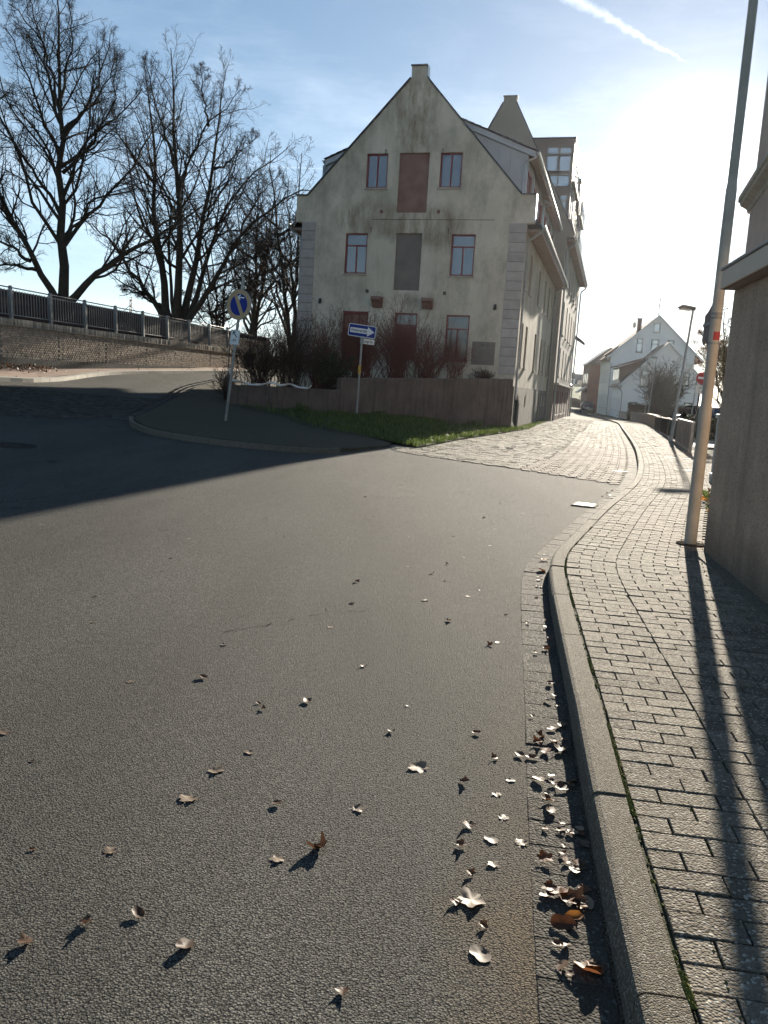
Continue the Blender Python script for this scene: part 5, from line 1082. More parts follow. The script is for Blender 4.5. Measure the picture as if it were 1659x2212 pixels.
# ================================================================== RIGHT-HAND SIDE
# tall lamp post beside the annex
lp_ = thing('lamp_post', 'tall weathered grey lamp post standing on the pavement beside the pebble-dashed annex', 'lamp post', (3.1, 8.15, PAV_Z))
MB().tube([(0, 0, -.1), (0, 0, 1.36), (0, 0, 1.40), (0, 0, 3.42), (0, 0, 3.48), (0, 0, 7.6)], [.06, .06, .052, .050, .044, .036], 20).build('pole', 'pole_paint', lp_, smooth=True)
disc_mb(.135, -.015, .012, r0=.066).build('base_ring', 'iron', lp_)
for z in (2.22, 1.98, 2.26): MB().tube([(0, 0, z), (0, 0, z + .022)], .0545, 16).build('band', 'galv', lp_)
b = MB(); nn = 10
for z in (2.02, 2.10): b.v += [(.0525 * math.cos(a), .0525 * math.sin(a), z) for a in np.linspace(R(-120), R(-40), nn)]
b.f += [(k, k + 1, nn + k + 1, nn + k) for k in range(nn - 1)]; b.build('red_sticker', 'sign_red', lp_); MB().box(-.02, .02, -.064, -.045, 2.235, 2.262).build('clip', 'galv', lp_)
b = MB(); arm = [(0, 0, 7.55), (-.15, .05, 7.75), (-.9, .25, 7.9)]; b.tube(arm, .03, 8); b.build('arm', 'pole_paint', lp_); MB().prism([(-.14, -.3), (.14, -.3), (.10, .35), (-.10, .35)], 7.86, 7.98, lambda u, v, t: (-1.1 + v, .3 + u, t)).build('lamp_head', 'fascia', lp_, bevel=.02)
pl_ = head('sign_panel', lp_, 2.20, -99, [(-.50, -.17), (-.44, -.20), (-.36, -.165), (-.28, -.20), (-.18, -.165), (-.075, -.155), (-.075, .20), (-.14, .215), (-.36, .13), (-.50, .10)], -.008, .008, 'sign_back')
MB().box(-.5, -.06, -.02, -.009, -.015, .015).build('stiffener', 'galv', pl_)
# annex: pebble-dashed wall with a boarded eave
ANZ = R(-8.6); an = thing('annex', 'low pebble-dashed annex with a flat boarded eave beside the pavement', 'building', (3.08, 7.74, 0), ANZ)
b = MB().box(0, 4.5, -13, 0, -.1, 2.56); b.build('wall', 'annex', an); MB().box(-.098, 4.6, -13.1, -.001, 2.565, 2.60).build('soffit', 'soffit', an)
MB().box(-.125, -.10, -13.1, .02, 2.57, 2.73).build('fascia', 'fascia', an, bevel=.004); MB().box(-.099, 4.6, .001, .022, 2.57, 2.73).build('fascia', 'fascia', an, bevel=.004); MB().box(-.14, 4.7, -13.1, .035, 2.735, 2.76).build('roof_edge', 'gutter_metal', an, bevel=.004)
MB().box(-.11, -.003, -13, -.05, -.02, PAV_Z + .012).build('edge_strip', 'kerb', an)
# taller neighbour with a moulded cornice
nb = thing('neighbour_house', 'tall house with a moulded cornice rising behind the annex roof', 'house', (8.10, 20.0, 0), HRZ)
MB().box(0, 9, -9, 0, -.2, 6.05).build('lower_wall', 'upper_wall', nb); MB().box(.02, 9, -9, -.02, 6.45, 12.5).build('upper_wall', 'upper_wall', nb)
b = MB(); prof = [(0.03, 6.04), (-.03, 6.06), (-.05, 6.14), (-.13, 6.19), (-.20, 6.22), (-.215, 6.29), (-.26, 6.31), (-.26, 6.42), (-.05, 6.62), (.03, 6.64)]
b.prism(prof, -9, .26, lambda u, v, t: (u, t, v)); b.build('cornice', 'sill', nb); b = MB(); b.prism([(-u, v) for u, v in prof], .031, 9, lambda u, v, t: (t, u, v)); b.build('cornice', 'sill', nb)
MB().prism([(-.5, 12.4), (9.5, 12.4), (4.5, 16)], -9.3, .3, lambda u, v, t: (u, t, v)).build('roof', 'red_tile', nb)
# planted strip with leaves
strip2 = [(3.42, 8.35), (5.2, 13.4), (5.9, 13.2), (3.75, 7.85), (3.3, 7.8)]
o = drape('planted_strip', strip2, PAV_Z + .002, .4, 'soil', zf=lambda x, y: 0 * np.asarray(x)); tag(o, kind='structure')
grass('grass', strip2, lambda x, y: PAV_Z + 0 * x, 2500, .03, .10, 'grass', 'grass tufts in the narrow strip behind the lamp post', 8)
# utility cabinet
cb_ = thing('utility_cabinet', 'pale grey plastic utility cabinet between the lamp post and the brown fence', 'cabinet', (6.05, 15.3, PAV_Z), HRZ)
MB().box(-.02, .78, -.33, .0, 0, .17).build('plinth', 'cabinet', cb_); MB().box(0, .76, -.32, -.01, .18, 1.18).build('body', 'cabinet', cb_, bevel=.01); MB().box(-.03, .79, -.36, .02, 1.185, 1.26).build('lid', 'cabinet', cb_, bevel=.012)
for k in (0, 1): dd = MB().box(.03 + .36 * k, .375 + .36 * k, -.335, -.322, .22, 1.14).build('door', 'cabinet', cb_, bevel=.004); MB().box(.2 + .36 * k, .23 + .36 * k, -.35, -.336, .62, .74).build('handle', 'dark_metal', dd)
# brown panel fence, property line
fx, fy = AB(-6.62, -4.7)
fn_ = thing('panel_fence', 'low brown panel fence with a pale metal top rail beside the pavement', 'fence', (fx, fy, float(H(fx, fy)) + PAV_Z - .03), HRZ)
for k in range(6): MB().box(-.04, .04, -k * 1.12 - .035, -k * 1.12 + .035, 0, .93).build('post', 'galv', fn_)
for k in range(5):
    MB().box(-.02, .02, -k * 1.12 - 1.08, -k * 1.12 - .04, .14, .86).build('panel', 'fence_brown', fn_); MB().tube([(0, -k * 1.12 - 1.10, .915), (0, -k * 1.12 - .02, .915)], .032, 8).build('top_rail', 'galv', fn_)
    MB().box(-.03, .03, -k * 1.12 - 1.08, -k * 1.12 - .04, .08, .135).build('bottom_rail', 'galv', fn_)
# garden gate railing
g0 = AB(-6.66, 14.0); gt = thing('gate_railing', 'open steel railing with thin balusters across the driveway', 'railing', (*AB(-6.66, -4.2), float(H(*AB(-6.66, 0))) + .05), HRZ); GL = 16.2
for z in (.88, .16): MB().tube([(0, 0, z), (0, GL, z - .15)], .026, 8).build('rail', 'galv', gt)
br0 = MB().tube([(0, 0, .16), (0, 0, .88)], .011, 5).build('baluster', 'dark_metal', gt); br0.location = (0, .15, 0)
for k in range(1, 104): o = br0.copy(); COL.objects.link(o); o.location = (0, .15 + k * .155, -.15 * k / 104)
for y in (0, 5.4, 10.8, GL): MB().box(-.04, .04, y - .04, y + .04, -.25, .95 - .15 * y / GL).build('post', 'dark_metal', gt)
o = drape('driveway', [AB(-6.75, -4), AB(-6.75, 13.8), AB(-20, 13.8), AB(-20, -4)], .03, 2, 'light_kerb'); tag(o, kind='structure')
# low garden wall further on
LW = [(15.35, 47.9), (19.0, 61.7), (23.0, 79), (27.0, 97.8)]; lw = thing('low_garden_wall', 'long low brown rendered wall following the pavement to the white houses', 'wall'); PLW = Path(LW, .5); sweep(PLW, 0, PLW.L, [(0, -.3), (0, .72), (.24, .72), (.24, -.3)], lambda x, y: float(H(x, y)) + .08, 50).build('wall', 'low_wall', lw)
t = 0
while t + .9 < PLW.L: sweep(PLW, t, t + .95, [(-.04, .722), (-.04, .78), (.28, .78), (.28, .722)], lambda x, y: float(H(x, y)) + .08, 1).build('cap_stone', 'light_kerb', lw); t += .97
# street lamps
def street_lamp(label, x, y, h, lean, armx, head_l, z0):
    t = thing('street_lamp', label, 'street lamp', (x, y, z0), 0, None); t.rotation_euler = (0, R(lean), 0)
    MB().tube([(0, 0, -.1), (0, 0, 1.1), (0, 0, 1.15), (0, 0, h)], [.075, .07, .05, .038], 12).build('pole', 'galv', t, smooth=True); MB().box(-.02, .03, -.085, -.06, .55, .85).build('service_door', 'galv', t)
    b = MB(); b.prism([(.06, .0), (.06, .13), (-head_l * .75, .17), (-head_l, .06), (-head_l * .95, .03)], -.11, .11, lambda u, v, tt: (u * armx, tt, h + v - .05)); hd_ = b.build('lamp_head', 'frame_grey', t, bevel=.02); MB().prism(rect(-head_l * .85, -.1, -.02, .03), -.09, .09, lambda u, v, tt: (u * armx, tt, h + v - .05)).build('lens', 'glass_bright', hd_); return t
street_lamp('slim grey street lamp at the start of the brown fence', 10.62, 31.05, 4.92, 3.6, 1, .58, .1); street_lamp('distant street lamp in front of the white gable house', 23.35, 75, 5.75, 2.5, 1, .75, -.2)
lL = street_lamp('street lamp showing its head above the end of the railing', -12.5, 60, 3.6, 0, -1, .6, 2.1)
# no-entry sign by the fence
s3 = thing('no_entry_sign', 'red round no-entry sign with a white bicycle plate on a dark post', 'road sign', (11.62, 31.5, float(H(11.62, 31.5)))); s3.rotation_euler = (0, R(1.5), 0)
MB().tube([(0, 0, 0), (0, 0, 2.75)], .035, 10).build('post', 'dark_metal', s3); d = head('round_sign', s3, 2.56, 8, circ(.235), .04, .05, 'sign_red'); MB().prism(rect(-.165, .165, -.04, .04), .0502, .052, SG).build('bar', 'sign_white', d)
d = head('bicycle_plate', s3, 2.13, 8, rrect(.44, .33, .02), .04, .05, 'sign_white'); bicycle(d, .0, .05, .14, .0502); MB().prism(arrow_poly((-.05, -.03), (-.05, -.13), .014, .05, .04), .0502, .052, SG).build('arrow', 'sign_black', d); MB().prism(arrow_poly((.06, -.13), (.06, -.03), .014, .05, .04), .0502, .052, SG).build('arrow', 'sign_black', d); b = MB()
for a0, a1, c0, c1 in ((-.21, .21, .148, .155), (-.21, .21, -.155, -.148), (-.21, -.203, -.148, .148), (.203, .21, -.148, .148)): b.prism(rect(a0, a1, c0, c1), .0502, .0515, SG)
b.build('border', 'sign_black', d)
s4 = thing('round_road_sign', 'small round road sign seen from behind the low garden wall', 'road sign', (22.6, 73.5, -.2)); MB().tube([(0, 0, 0), (0, 0, 2.4)], .03, 8).build('post', 'galv', s4); d = head('round_sign', s4, 2.2, 0, circ(.23), .03, .04, 'sign_back'); MB().prism(circ(.17), .0402, .042, SG).build('field', 'fence_brown', d)
fp = thing('slim_pole', 'slim pale pole standing behind the gate railing', 'pole', (16.35, 45.0, 0)); MB().tube([(0, 0, -.1), (.1, 0, 2.9)], .035, 8).build('pole', 'galv', fp); MB().tube([(.1, 0, 2.9), (.1, 0, 2.96)], .05, 8).build('cap', 'light_kerb', fp)
# ------------------------------------------------------------------ white houses
def gable_house(name, label, loc, rz, w, d, ze, zp, xe0, xe1, wall, roofm, wins_f, wins_s, street_wall='cream_wall'):
    h = thing(name, label, 'house', loc, rz); xp = (xe0 + xe1) / 2; f = lambda u, v, t: (u, t, v); hs = [rect(*q) for q in wins_f]
    sl = (zp - ze) / (xp - xe0); zw = lambda x: zp - abs(x - xp) * sl
    holed([(0, -.4), (w, -.4), (w, zw(w) - .1), (xp, zp - .1), (0, zw(0) - .1)], hs, f, 'gable_wall', wall, h, .12)
    for q in wins_f: window(h, *q, f, .12, mat='sign_black', bw=.13, cols=(), rows=(.66,) if q[3] - q[2] > 1.5 else (), glass='glass_bright', sd=.05)
    fs_ = lambda u, v, t: (t, u, v); hs = [rect(*q) for q in wins_s]; holed(rect(0, d, -.4, zw(0) - .1), hs, fs_, 'street_wall', street_wall, h, .12)
    for q in wins_s: window(h, *q, fs_, .12, mat='white_frame', cols=(), rows=(.7,), glass='glass_dim', sd=.08)
    b = MB(); b.add([(w, 0, -.4), (w, d, -.4), (w, d, zw(w)), (w, 0, zw(w))], [(0, 1, 2, 3)]); b.add([(0, d, -.4), (w, d, -.4), (w, d, zw(w)), (xp, d, zp - .1), (0, d, zw(0))], [(0, 1, 2, 3, 4)]); b.build('rear_wall', wall, h)
    rf = MB().prism([(xe0, ze), (xp, zp), (xe1, zp - (xe1 - xp) * sl), (xe1, zp - (xe1 - xp) * sl - .18), (xp, zp - .22), (xe0, ze - .18)], -.25, d + .2, f).build('roof', roofm, h)
    for a, c in (((xe0, ze - .05), (xp, zp - .05)), ((xp, zp - .05), (xe1, zp - (xe1 - xp) * sl - .05))): MB().beam((a[0], -.28, a[1] - .06), (c[0], -.28, c[1] - .06), .06, .2).build('barge_board', 'white_frame', rf)
    gutter_run(h, xe0 - .05, -.2, d, ze - .1, .08); MB().tube([(xe0 - .03, -.1, ze - .15), (xe0 + .4, -.1, ze - .6), (.12, -.08, ze - .9), (.12, -.08, 0)], .05, 8).build('downpipe', 'galv', h)
    return h, rf, zw
hG, rf, zw = gable_house('small_white_house', 'small white gable house with a steep tiled roof and a bush in front', (27.114, 98.06, -.35), R(-9), 8.9, 9.5, 3.75, 9.05, -.42, 10.24, 'white_wall', 'red_tile', [(6.55, 7.55, 4.05, 5.65), (2.0, 3.1, 3.75, 5.65), (7.2, 8.2, .9, 2.2)], [(1.2, 2.1, .2, 2.3), (3.0, 3.9, .8, 2.3), (5.0, 5.9, .8, 2.3), (7.2, 8.1, .8, 2.3)], 'white_wall')
b = MB(); b.prism([(-.7, 6.1), (2.5, 7.2), (2.5, 7.0), (-.7, 5.9)], 1.2, 8.2, lambda u, v, t: (u, t, v)); dm_ = b.build('dormer', 'red_tile', hG); MB().prism([(-.25, 4.3), (-.25, 5.95), (2.1, 6.85), (2.1, 6.4)], 1.4, 1.5, lambda u, v, t: (u, t, v)).build('cheek', 'red_tile', dm_); MB().box(-.25, -.1, 1.51, 8.1, 4.0, 5.95).build('dormer_front', 'cream_wall', dm_)
for k in range(4): MB().box(-.29, -.251, 2.0 + k * 1.6, 2.9 + k * 1.6, 4.5, 5.7).build('window', 'glass_dim', dm_)
gv = np.array([math.sin(R(9)), math.cos(R(9))]); bx_, by_ = 27.114 + gv[0] * 16, 98.06 + gv[1] * 16
hB, rfb, zwb = gable_house('large_white_house', 'large white gable house with framed windows rising behind the small one', (bx_, by_, -.35), R(-9), 10.9, 14, 7.75, 13.6, -.55, 12.1, 'white_wall', 'red_tile', [(3.19, 4.05, 8.57, 10.42), (5.1, 6.12, 8.57, 10.4), (7.2, 8.08, 8.57, 10.4), (5.2, 6.08, 11.33, 12.57)], [(k, k + .9, z, z + 1.9) for k in (1.2, 3.4, 5.6, 8.5, 11) for z in (.9, 4.4)])
ch = MB().box(3.2, 3.75, 1.0, 1.6, 10.6, 13.1).build('chimney', 'dark_brick', rfb); MB().box(3.13, 3.82, .93, 1.67, 13.1, 13.2).build('cap', 'old_concrete', ch)
b = MB(); b.prism(circ(.42, 20), -.04, .04, lambda u, v, t: (2.75 + u * .6, .6 + t + u * .3, 12.2 + v)); b.build('satellite_dish', 'fascia', rfb)
ae = MB(); ae.tube([(6.1, 3, 13.2), (6.1, 3, 16.3)], .05, 6); ae.beam((5.5, 3, 15.9), (6.8, 3, 16.0), .03, .03); ae.beam((5.55, 3, 15.2), (6.7, 3, 15.2), .03, .03)
for k in range(6): ae.beam((5.55 + .2 * k, 3, 15.75), (5.55 + .2 * k, 3, 16.15), .02, .02, up=(1, 0, 0)); ae.beam((5.6 + .2 * k, 3, 15.0), (5.6 + .2 * k, 3, 15.4), .02, .02, up=(1, 0, 0))
ae.build('aerial', 'dark_metal', rfb)
b = MB(); b.prism([(-.5, 8.2), (1.2, 9.6), (1.2, 8.2)], 3, 7.5, lambda u, v, t: (u, t, v)); b.build('dormer', 'dark_brick', hB)
# dark timber house beyond, then the far terrace on its bank
dkh = thing('dark_house', 'narrow dark timber-clad house at the bend of the street', 'house', (30.9, 131, -.2), R(-7)); MB().box(0, 6, 0, 9, -.3, 7.4).build('wall', 'dark_brick', dkh); MB().prism([(-.4, 7.3), (6.4, 7.3), (3, 10)], -.3, 9.3, lambda u, v, t: (u, t, v)).build('roof', 'tile', dkh); MB().prism([(-1.4, 2.9), (.2, 3.9), (.2, 3.7), (-1.4, 2.7)], .3, 5, lambda u, v, t: (u, t, v)).build('porch_roof', 'tile', dkh)
for k in range(3): MB().box(-.05, -.002, 1 + 2.4 * k, 2.1 + 2.4 * k, 4.2, 5.8).build('window', 'glass_dim', dkh)
bank = drape('grass_bank', [(26, 152), (52, 152), (60, 168), (60, 215), (8, 215), (10, 160), (24, 153)], 0, 4, 'bank_grass', skirt=1.5, zf=lambda x, y: -.1 + np.clip((np.asarray(y) - 152) / 30, 0, 1) * 4.3 * np.clip((np.asarray(y) - 150) / 8, 0, 1)); tag(bank, kind='structure')
cw = thing('bank_wall', 'sloping grey concrete wall at the foot of the grass bank', 'wall', (0, 0, 0)); MB().prism([(20, -.3), (36.2, -.3), (36.0, .55), (33.4, 1.65), (20, 1.75)], 149.5, 150, lambda u, v, t: (u, t, v)).build('wall', 'old_concrete', cw)
gr_ = thing('bank_handrail', 'thin handrail stepping down the grass bank', 'railing', (0, 0, 0))
for k in range(5): MB().tube([(35.2 + k * .7, 155, .1), (35.2 + k * .7, 155, 2.1 - .22 * k)], .04, 6).build('post', 'dark_metal', gr_)
MB().tube([(35.2, 155, 2.1), (38, 155, 1.2)], .04, 6).build('rail', 'dark_metal', gr_); MB().tube([(35.2, 155, 1.5), (38, 155, .7)], .03, 6).build('rail', 'dark_metal', gr_)
fw = thing('far_fence', 'long grey fence along the top of the grass bank', 'fence', (0, 0, 0))
for k in range(16): MB().box(30 + k * 1.55, 31.5 + k * 1.55, 188, 188.1, 3.6, 5.3 - .06 * k).build('panel', 'fascia', fw)
for i, (x, w, z, rw, lab) in enumerate(((35.5, 6.2, 9.6, 'white_wall', 'far white terraced house with a dark pitched roof, tallest of its row'), (41.6, 3.4, 7.9, 'white_wall', 'far white terraced house with a small balcony'), (45.2, 3.9, 7.6, 'solid_far', 'far grey terraced house with a rounded roof'), (49.2, 3.2, 6.9, 'solid_far', 'far grey terraced house beside the rounded one'), (52.5, 3.0, 6.3, 'solid_far', 'far low grey house ending the row'))):
    y = 205; t = thing('terraced_house', lab, 'house', (x, y, 3.2), R(-8), 'far terraced houses above the bank'); MB().box(0, w, 0, 8, 0, z - 3.2 - 1.5).build('wall', rw, t); MB().prism([(0, z - 4.7), (0, z - 3.2), (8, z - 4.2), (8, z - 4.7)], -.1, w - .02, lambda u, v, t: (t, u - .1, v)).build('roof', 'solid_far', t)
    for k in range(2): MB().box(.5 + k * w * .45, .5 + k * w * .45 + w * .28, -.05, -.002, 1.6, 2.9).build('window', 'glass_dim', t)
# ------------------------------------------------------------------ cars
def car(label, loc, rz):
    c = thing('parked_car', label, 'car', loc, rz); L, Wd = 4.1, 1.74
    side = [(-2.0, .28), (-2.05, .55), (-1.98, .92), (-1.0, .98), (.95, .98), (1.7, .90), (2.0, .75), (2.05, .45), (1.98, .26)]
    MB().prism(side, -Wd / 2, Wd / 2, lambda u, v, t: (t, u, v)).build('body', 'car_paint', c, bevel=.06)
    b = MB(); lo = [(-Wd / 2 + .04, -1.93, .95), (Wd / 2 - .04, -1.93, .95), (Wd / 2 - .04, 1.15, .95), (-Wd / 2 + .04, 1.15, .95)]; hi = [(-.60, -1.45, 1.46), (.60, -1.45, 1.46), (.60, .25, 1.46), (-.60, .25, 1.46)]; b.add(lo + hi, [(0, 1, 5, 4), (1, 2, 6, 5), (2, 3, 7, 6), (3, 0, 4, 7), (4, 5, 6, 7)]); b.build('cabin', 'car_paint', c, bevel=.05)
    b = MB(); b.add([(-.68, -1.90, 1.02), (.68, -1.90, 1.02), (.54, -1.53, 1.40), (-.54, -1.53, 1.40)], [(0, 1, 2, 3)]); o = b.build('rear_window', 'glass_dim', c); o.location = (0, -.035, .012)
    for s in (-1, 1):
        b = MB(); b.add([(s * .80, -1.5, 1.03), (s * .80, .8, 1.03), (s * .625, .2, 1.40), (s * .625, -1.2, 1.40)], [(0, 1, 2, 3)]); o = b.build('side_window', 'glass_dim', c); o.location = (s * .03, 0, .008)
        MB().box(s * .80 - .07, s * .80 + .05, -2.06, -1.96, .66, .95).build('tail_light', 'red_lamp', c, bevel=.02); MB().box(s * .98 - .10, s * .98 + .10, .55, .68, .95, 1.10).build('mirror', 'car_paint', c, bevel=.03)
        for y in (-1.28, 1.25):
            wv = MB().tube([(s * .70, y, .31), (s * .89, y, .31)], .31, 20).build('wheel', 'tyre', c); MB().tube([(s * .885, y, .31), (s * .90, y, .31)], .19, 14).build('rim', 'galv', wv)
    MB().box(-.26, .26, -2.085, -2.055, .60, .71).build('number_plate', 'sign_white', c); MB().box(-.8, .8, -2.10, -2.0, .30, .48).build('bumper', 'tyre', c, bevel=.03); MB().box(-.62, .62, -1.55, -1.40, 1.455, 1.50).build('spoiler', 'car_paint', c, bevel=.015); return c
cx, cy = 26.6, 112; car('small dark hatchback parked at the kerb, seen from behind', (cx, cy, float(H(cx, cy)) + .01), R(-11)); car('dark car parked behind the gate railing, mostly hidden', (18.2, 46.5, 0.02), R(-70))
# ------------------------------------------------------------------ greenery on the right
def hedge(label, p, q, h, w, n, seed):
    g = np.random.default_rng(seed); p = np.array(p, float); q = np.array(q, float); t = thing('hedge', label, 'hedge', (float(p[0]), float(p[1]), float(H(*p))), 0); d = q - p; L = np.linalg.norm(d); d /= L; nn = np.array([-d[1], d[0]])
    MB().add([(d[0] * a + nn[0] * b_, d[1] * a + nn[1] * b_, z) for a, b_ in ((.1, -w * .36), (L - .1, -w * .36), (L - .1, w * .36), (.1, w * .36)) for z in (0, h * .9)], [(0, 1, 3, 2), (2, 3, 5, 4), (4, 5, 7, 6), (6, 7, 1, 0), (1, 7, 5, 3)]).build('inner_twigs', 'brown_twig', t)
    a = g.uniform(0, L, n); b_ = g.uniform(-.5, .5, n) * w; z = g.uniform(0, 1, n)**.8 * h * (1 + .06 * np.sin(a * 3)); add_leaves(t, np.stack([d[0] * a + nn[0] * b_, d[1] * a + nn[1] * b_, z], 1), .09, 'hedge', g); return t
hedge('clipped dark hedge in front of the small white house', (22.9, 80), (29.5, 77.5), 1.75, .8, 9000, 81); hedge('rounded pale hedge behind the gate railing', (13.3, 37.2), (15.0, 36.6), 1.05, .9, 4000, 82)
shrub('fan shaped bushy tree in front of the small white house wall', 25.0, 76.5, 5.6, 2.5, 110, 83, 'brown_twig', group=None, leaves=9000, leafm='leaf_green', m=(8, 5), z=-.25, rmin=.016, cat='tree', nm='bushy_tree')
bare_tree('leafy brown garden tree behind the tall lamp post', (15.3, 37.5, 0), auto_limbs(5.6, 1.5, 18, 91, .12, 3), 92, None, tw=(9, 6, 5), rt=(.008, .006), leaves=12000, leafm='leaf_red', name='garden_tree')
bare_tree('ivy-dark garden tree close behind the annex corner', (11.3, 26.6, 0), auto_limbs(5.2, .8, 16, 93, .10, 2), 94, None, tw=(9, 6, 4), rt=(.006, .004), leaves=6000, leafm='leaf_green', name='garden_tree')
# railway mast on the embankment
ms = thing('railway_mast', 'lattice railway mast with cross arms far behind the railing', 'mast', (-37.9, 120, 2.5))
b = MB()
for sx in (-.18, .18):
    for sy in (-.18, .18): b.tube([(sx, sy, 0), (sx * .6, sy * .6, 9.6)], .045, 4)
for k in range(12): b.beam((-.18, 0, .8 * k), (.18, 0, .8 * k + .8), .05, .05); b.beam((.18, 0, .8 * k), (-.18, 0, .8 * k + .8), .05, .05)
b.build('lattice', 'dark_metal', ms); MB().beam((-2.6, 0, 7.0), (2.0, 0, 6.8), .12, .12).build('cross_arm', 'dark_metal', ms); MB().beam((-1.7, 0, 7.0), (0, 0, 8.6), .07, .07).build('stay', 'dark_metal', ms); MB().beam((1.5, 0, 6.8), (0, 0, 8.4), .07, .07).build('stay', 'dark_metal', ms)
for x in (-2.5, -.9, 1.4): MB().tube([(x, 0, 6.9), (x, 0, 7.4)], [.12, .08], 6).build('insulator', 'dark_metal', ms)
MB().box(-.4, .4, -.2, .2, 2.2, 3.2).build('box', 'dark_metal', ms)

# ================================================================== FALLEN LEAVES
def leaf_mesh(kind, curl, seed):
    g = random.Random(seed); n = 26 if kind == 'maple' else 16; pts = []
    for k in range(n):
        a = 2 * math.pi * k / n + math.pi / 2
        if kind == 'maple': r = .5 * (.60 + .34 * abs(math.cos(2.5 * (a - math.pi / 2)))**1.6) * (1 + .12 * g.uniform(-1, 1)); r *= .8 if math.sin(a) < -.5 else 1
        else: r = .5 * (.62 + .30 * abs(math.sin(a))**1.3 + (.16 if abs(a - math.pi / 2) < .2 or abs(a - 2.5 * math.pi) < .2 else 0)) * (1 + .05 * g.uniform(-1, 1))
        pts.append((r * math.cos(a), r * math.sin(a)))
    ring = [(x * .5, y * .5) for x, y in pts]
    def z(x, y): return curl * (x * x * 1.7 + .5 * y * y * g.choice([1, 1, .6])) + .05 * abs(x) + .03 * math.sin(9 * x + seed) * math.cos(8 * y) + g.uniform(-.012, .012)
    V = [(0, 0, .0)] + [(x, y, z(x, y)) for x, y in ring] + [(x, y, z(x, y) * 1.05) for x, y in pts]; F = [(0, 1 + k, 1 + (k + 1) % n) for k in range(n)] + [(1 + k, 1 + n + k, 1 + n + (k + 1) % n, 1 + (k + 1) % n) for k in range(n)]
    o = len(V); V += [(-.008, -.3, .0), (.008, -.3, .0), (.05, -.62, .05 + curl * .1), (.035, -.62, .05 + curl * .1)]; F += [(o, o + 1, o + 2, o + 3)]
    me = bpy.data.meshes.new('leaf'); me.from_pydata(V, [], F); me.shade_smooth(); return me
LM = {}
def leaf(x, y, z, size, kind, curl, mat, label, group, tilt=.15):
    key = (kind, curl, mat, rnd.randrange(3))
    if key not in LM: me = leaf_mesh(kind, curl, len(LM) + 3); me.materials.append(MAT[mat]); LM[key] = me
    o = bpy.data.objects.new('fallen_leaf', LM[key]); COL.objects.link(o); s = size * rnd.uniform(.85, 1.15); o.scale = (s, s, s); o.rotation_euler = (rnd.gauss(0, tilt), rnd.gauss(0, tilt), rnd.uniform(0, 6.28)); o.location = (x, y, z); return tag(o, label, 'leaf', group)
PALE = [(-0.64, 2.74), (-0.59, 2.97), (-0.49, 3.14), (0.2, 3.09), (0.33, 2.25), (0.33, 2.01), (-0.8, 2.39), (-0.06, 4.25), (-1.19, 3.83), (0.66, 5.93), (0.33, 5.74), (0.74, 4.83), (0.43, 2.59), (0.53, 2.58), (0.49, 2.91), (0.56, 3.03), (0.49, 2.74), (-0.29, 4.94), (-0.03, 2.74), (1.08, 8.04), (-1.51, 3.19), (0.42, 2.44), (-1.71, 4.76), (0.23, 6.84), (0.52, 6.41), (-0.86, 4.48), (-1.29, 8.91), (-3.28, 9.4), (-1.79, 7.49), (-3.25, 7.67), (0.75, 7.38), (1.79, 10.44), (2.67, 12.42), (-0.27, 2.4)]
DARK = [(-0.14, 2.47), (-0.32, 2.74), (-0.31, 3.71), (0.37, 2.99), (0.36, 2.67), (0.32, 2.54), (0.34, 2.38), (0.35, 2.13), (-0.03, 1.84), (-0.62, 2.09), (0.09, 3.42), (0.47, 3.46), (0.47, 5.24), (-0.18, 6.18), (0.52, 3.22), (-0.5, 3.59), (-0.46, 1.97), (-0.86, 3.94), (0.63, 3.26), (0.28, 2.23), (0.43, 6.63), (1.83, 11.54), (1.59, 11.21), (0.69, 4.77), (0.68, 3.24), (0.58, 7.03), (1.22, 9.85), (-0.75, 2.04), (-0.87, 1.95)]
GUT = [(0.75, 3.46), (0.82, 3.54), (0.81, 3.4), (0.75, 3.3), (0.73, 3.39), (0.82, 3.33), (0.68, 2.87), (0.67, 2.79), (0.59, 2.48), (0.57, 2.32), (0.6, 2.3), (0.62, 2.28), (0.64, 2.27), (0.65, 2.24), (0.62, 2.18), (0.58, 2.15), (0.56, 2.28), (0.63, 1.98), (0.61, 1.96), (0.64, 1.97), (1.51, 7.45), (1.4, 6.96), (1.34, 6.7), (3.59, 13.23), (3.8, 13.69), (3.57, 12.99), (3.39, 12.74), (0.67, 3.04), (0.93, 4.15), (1.02, 4.75)]
big = {3: ('maple', .10), 4: ('maple', .11), 5: ('oval', .085), 0: ('maple', .085), 1: ('maple', .075)}
for i, (x, y) in enumerate(PALE):
    k, s = big.get(i, (rnd.choice(['oval', 'maple']), rnd.uniform(.04, .065))); lab = {3: 'broad pale maple leaf lying alone on the asphalt', 4: 'large tan maple leaf with curled edge beside the dried mud', 5: 'large flat grey-white leaf near the gutter'}.get(i, 'pale dry leaf lying flat on the asphalt')
    leaf(x, y, float(H(x, y)) + .006, s, k, .14 if i != 7 else .6, 'leaf_pale', lab, None if i in (3, 4, 5) else 'pale leaves on the road', .035)
for i, (x, y) in enumerate(DARK): leaf(x, y, float(H(x, y)) + .010, rnd.uniform(.035, .06) if i else .075, rnd.choice(['oval', 'maple']) if i else 'maple', .55 if i else 1.3, 'leaf_brown', 'dark brown curled leaf standing up beside its own shadow' if i == 0 else 'curled brown leaf on the asphalt', None if i == 0 else 'curled brown leaves on the road', .14 if i else .7)
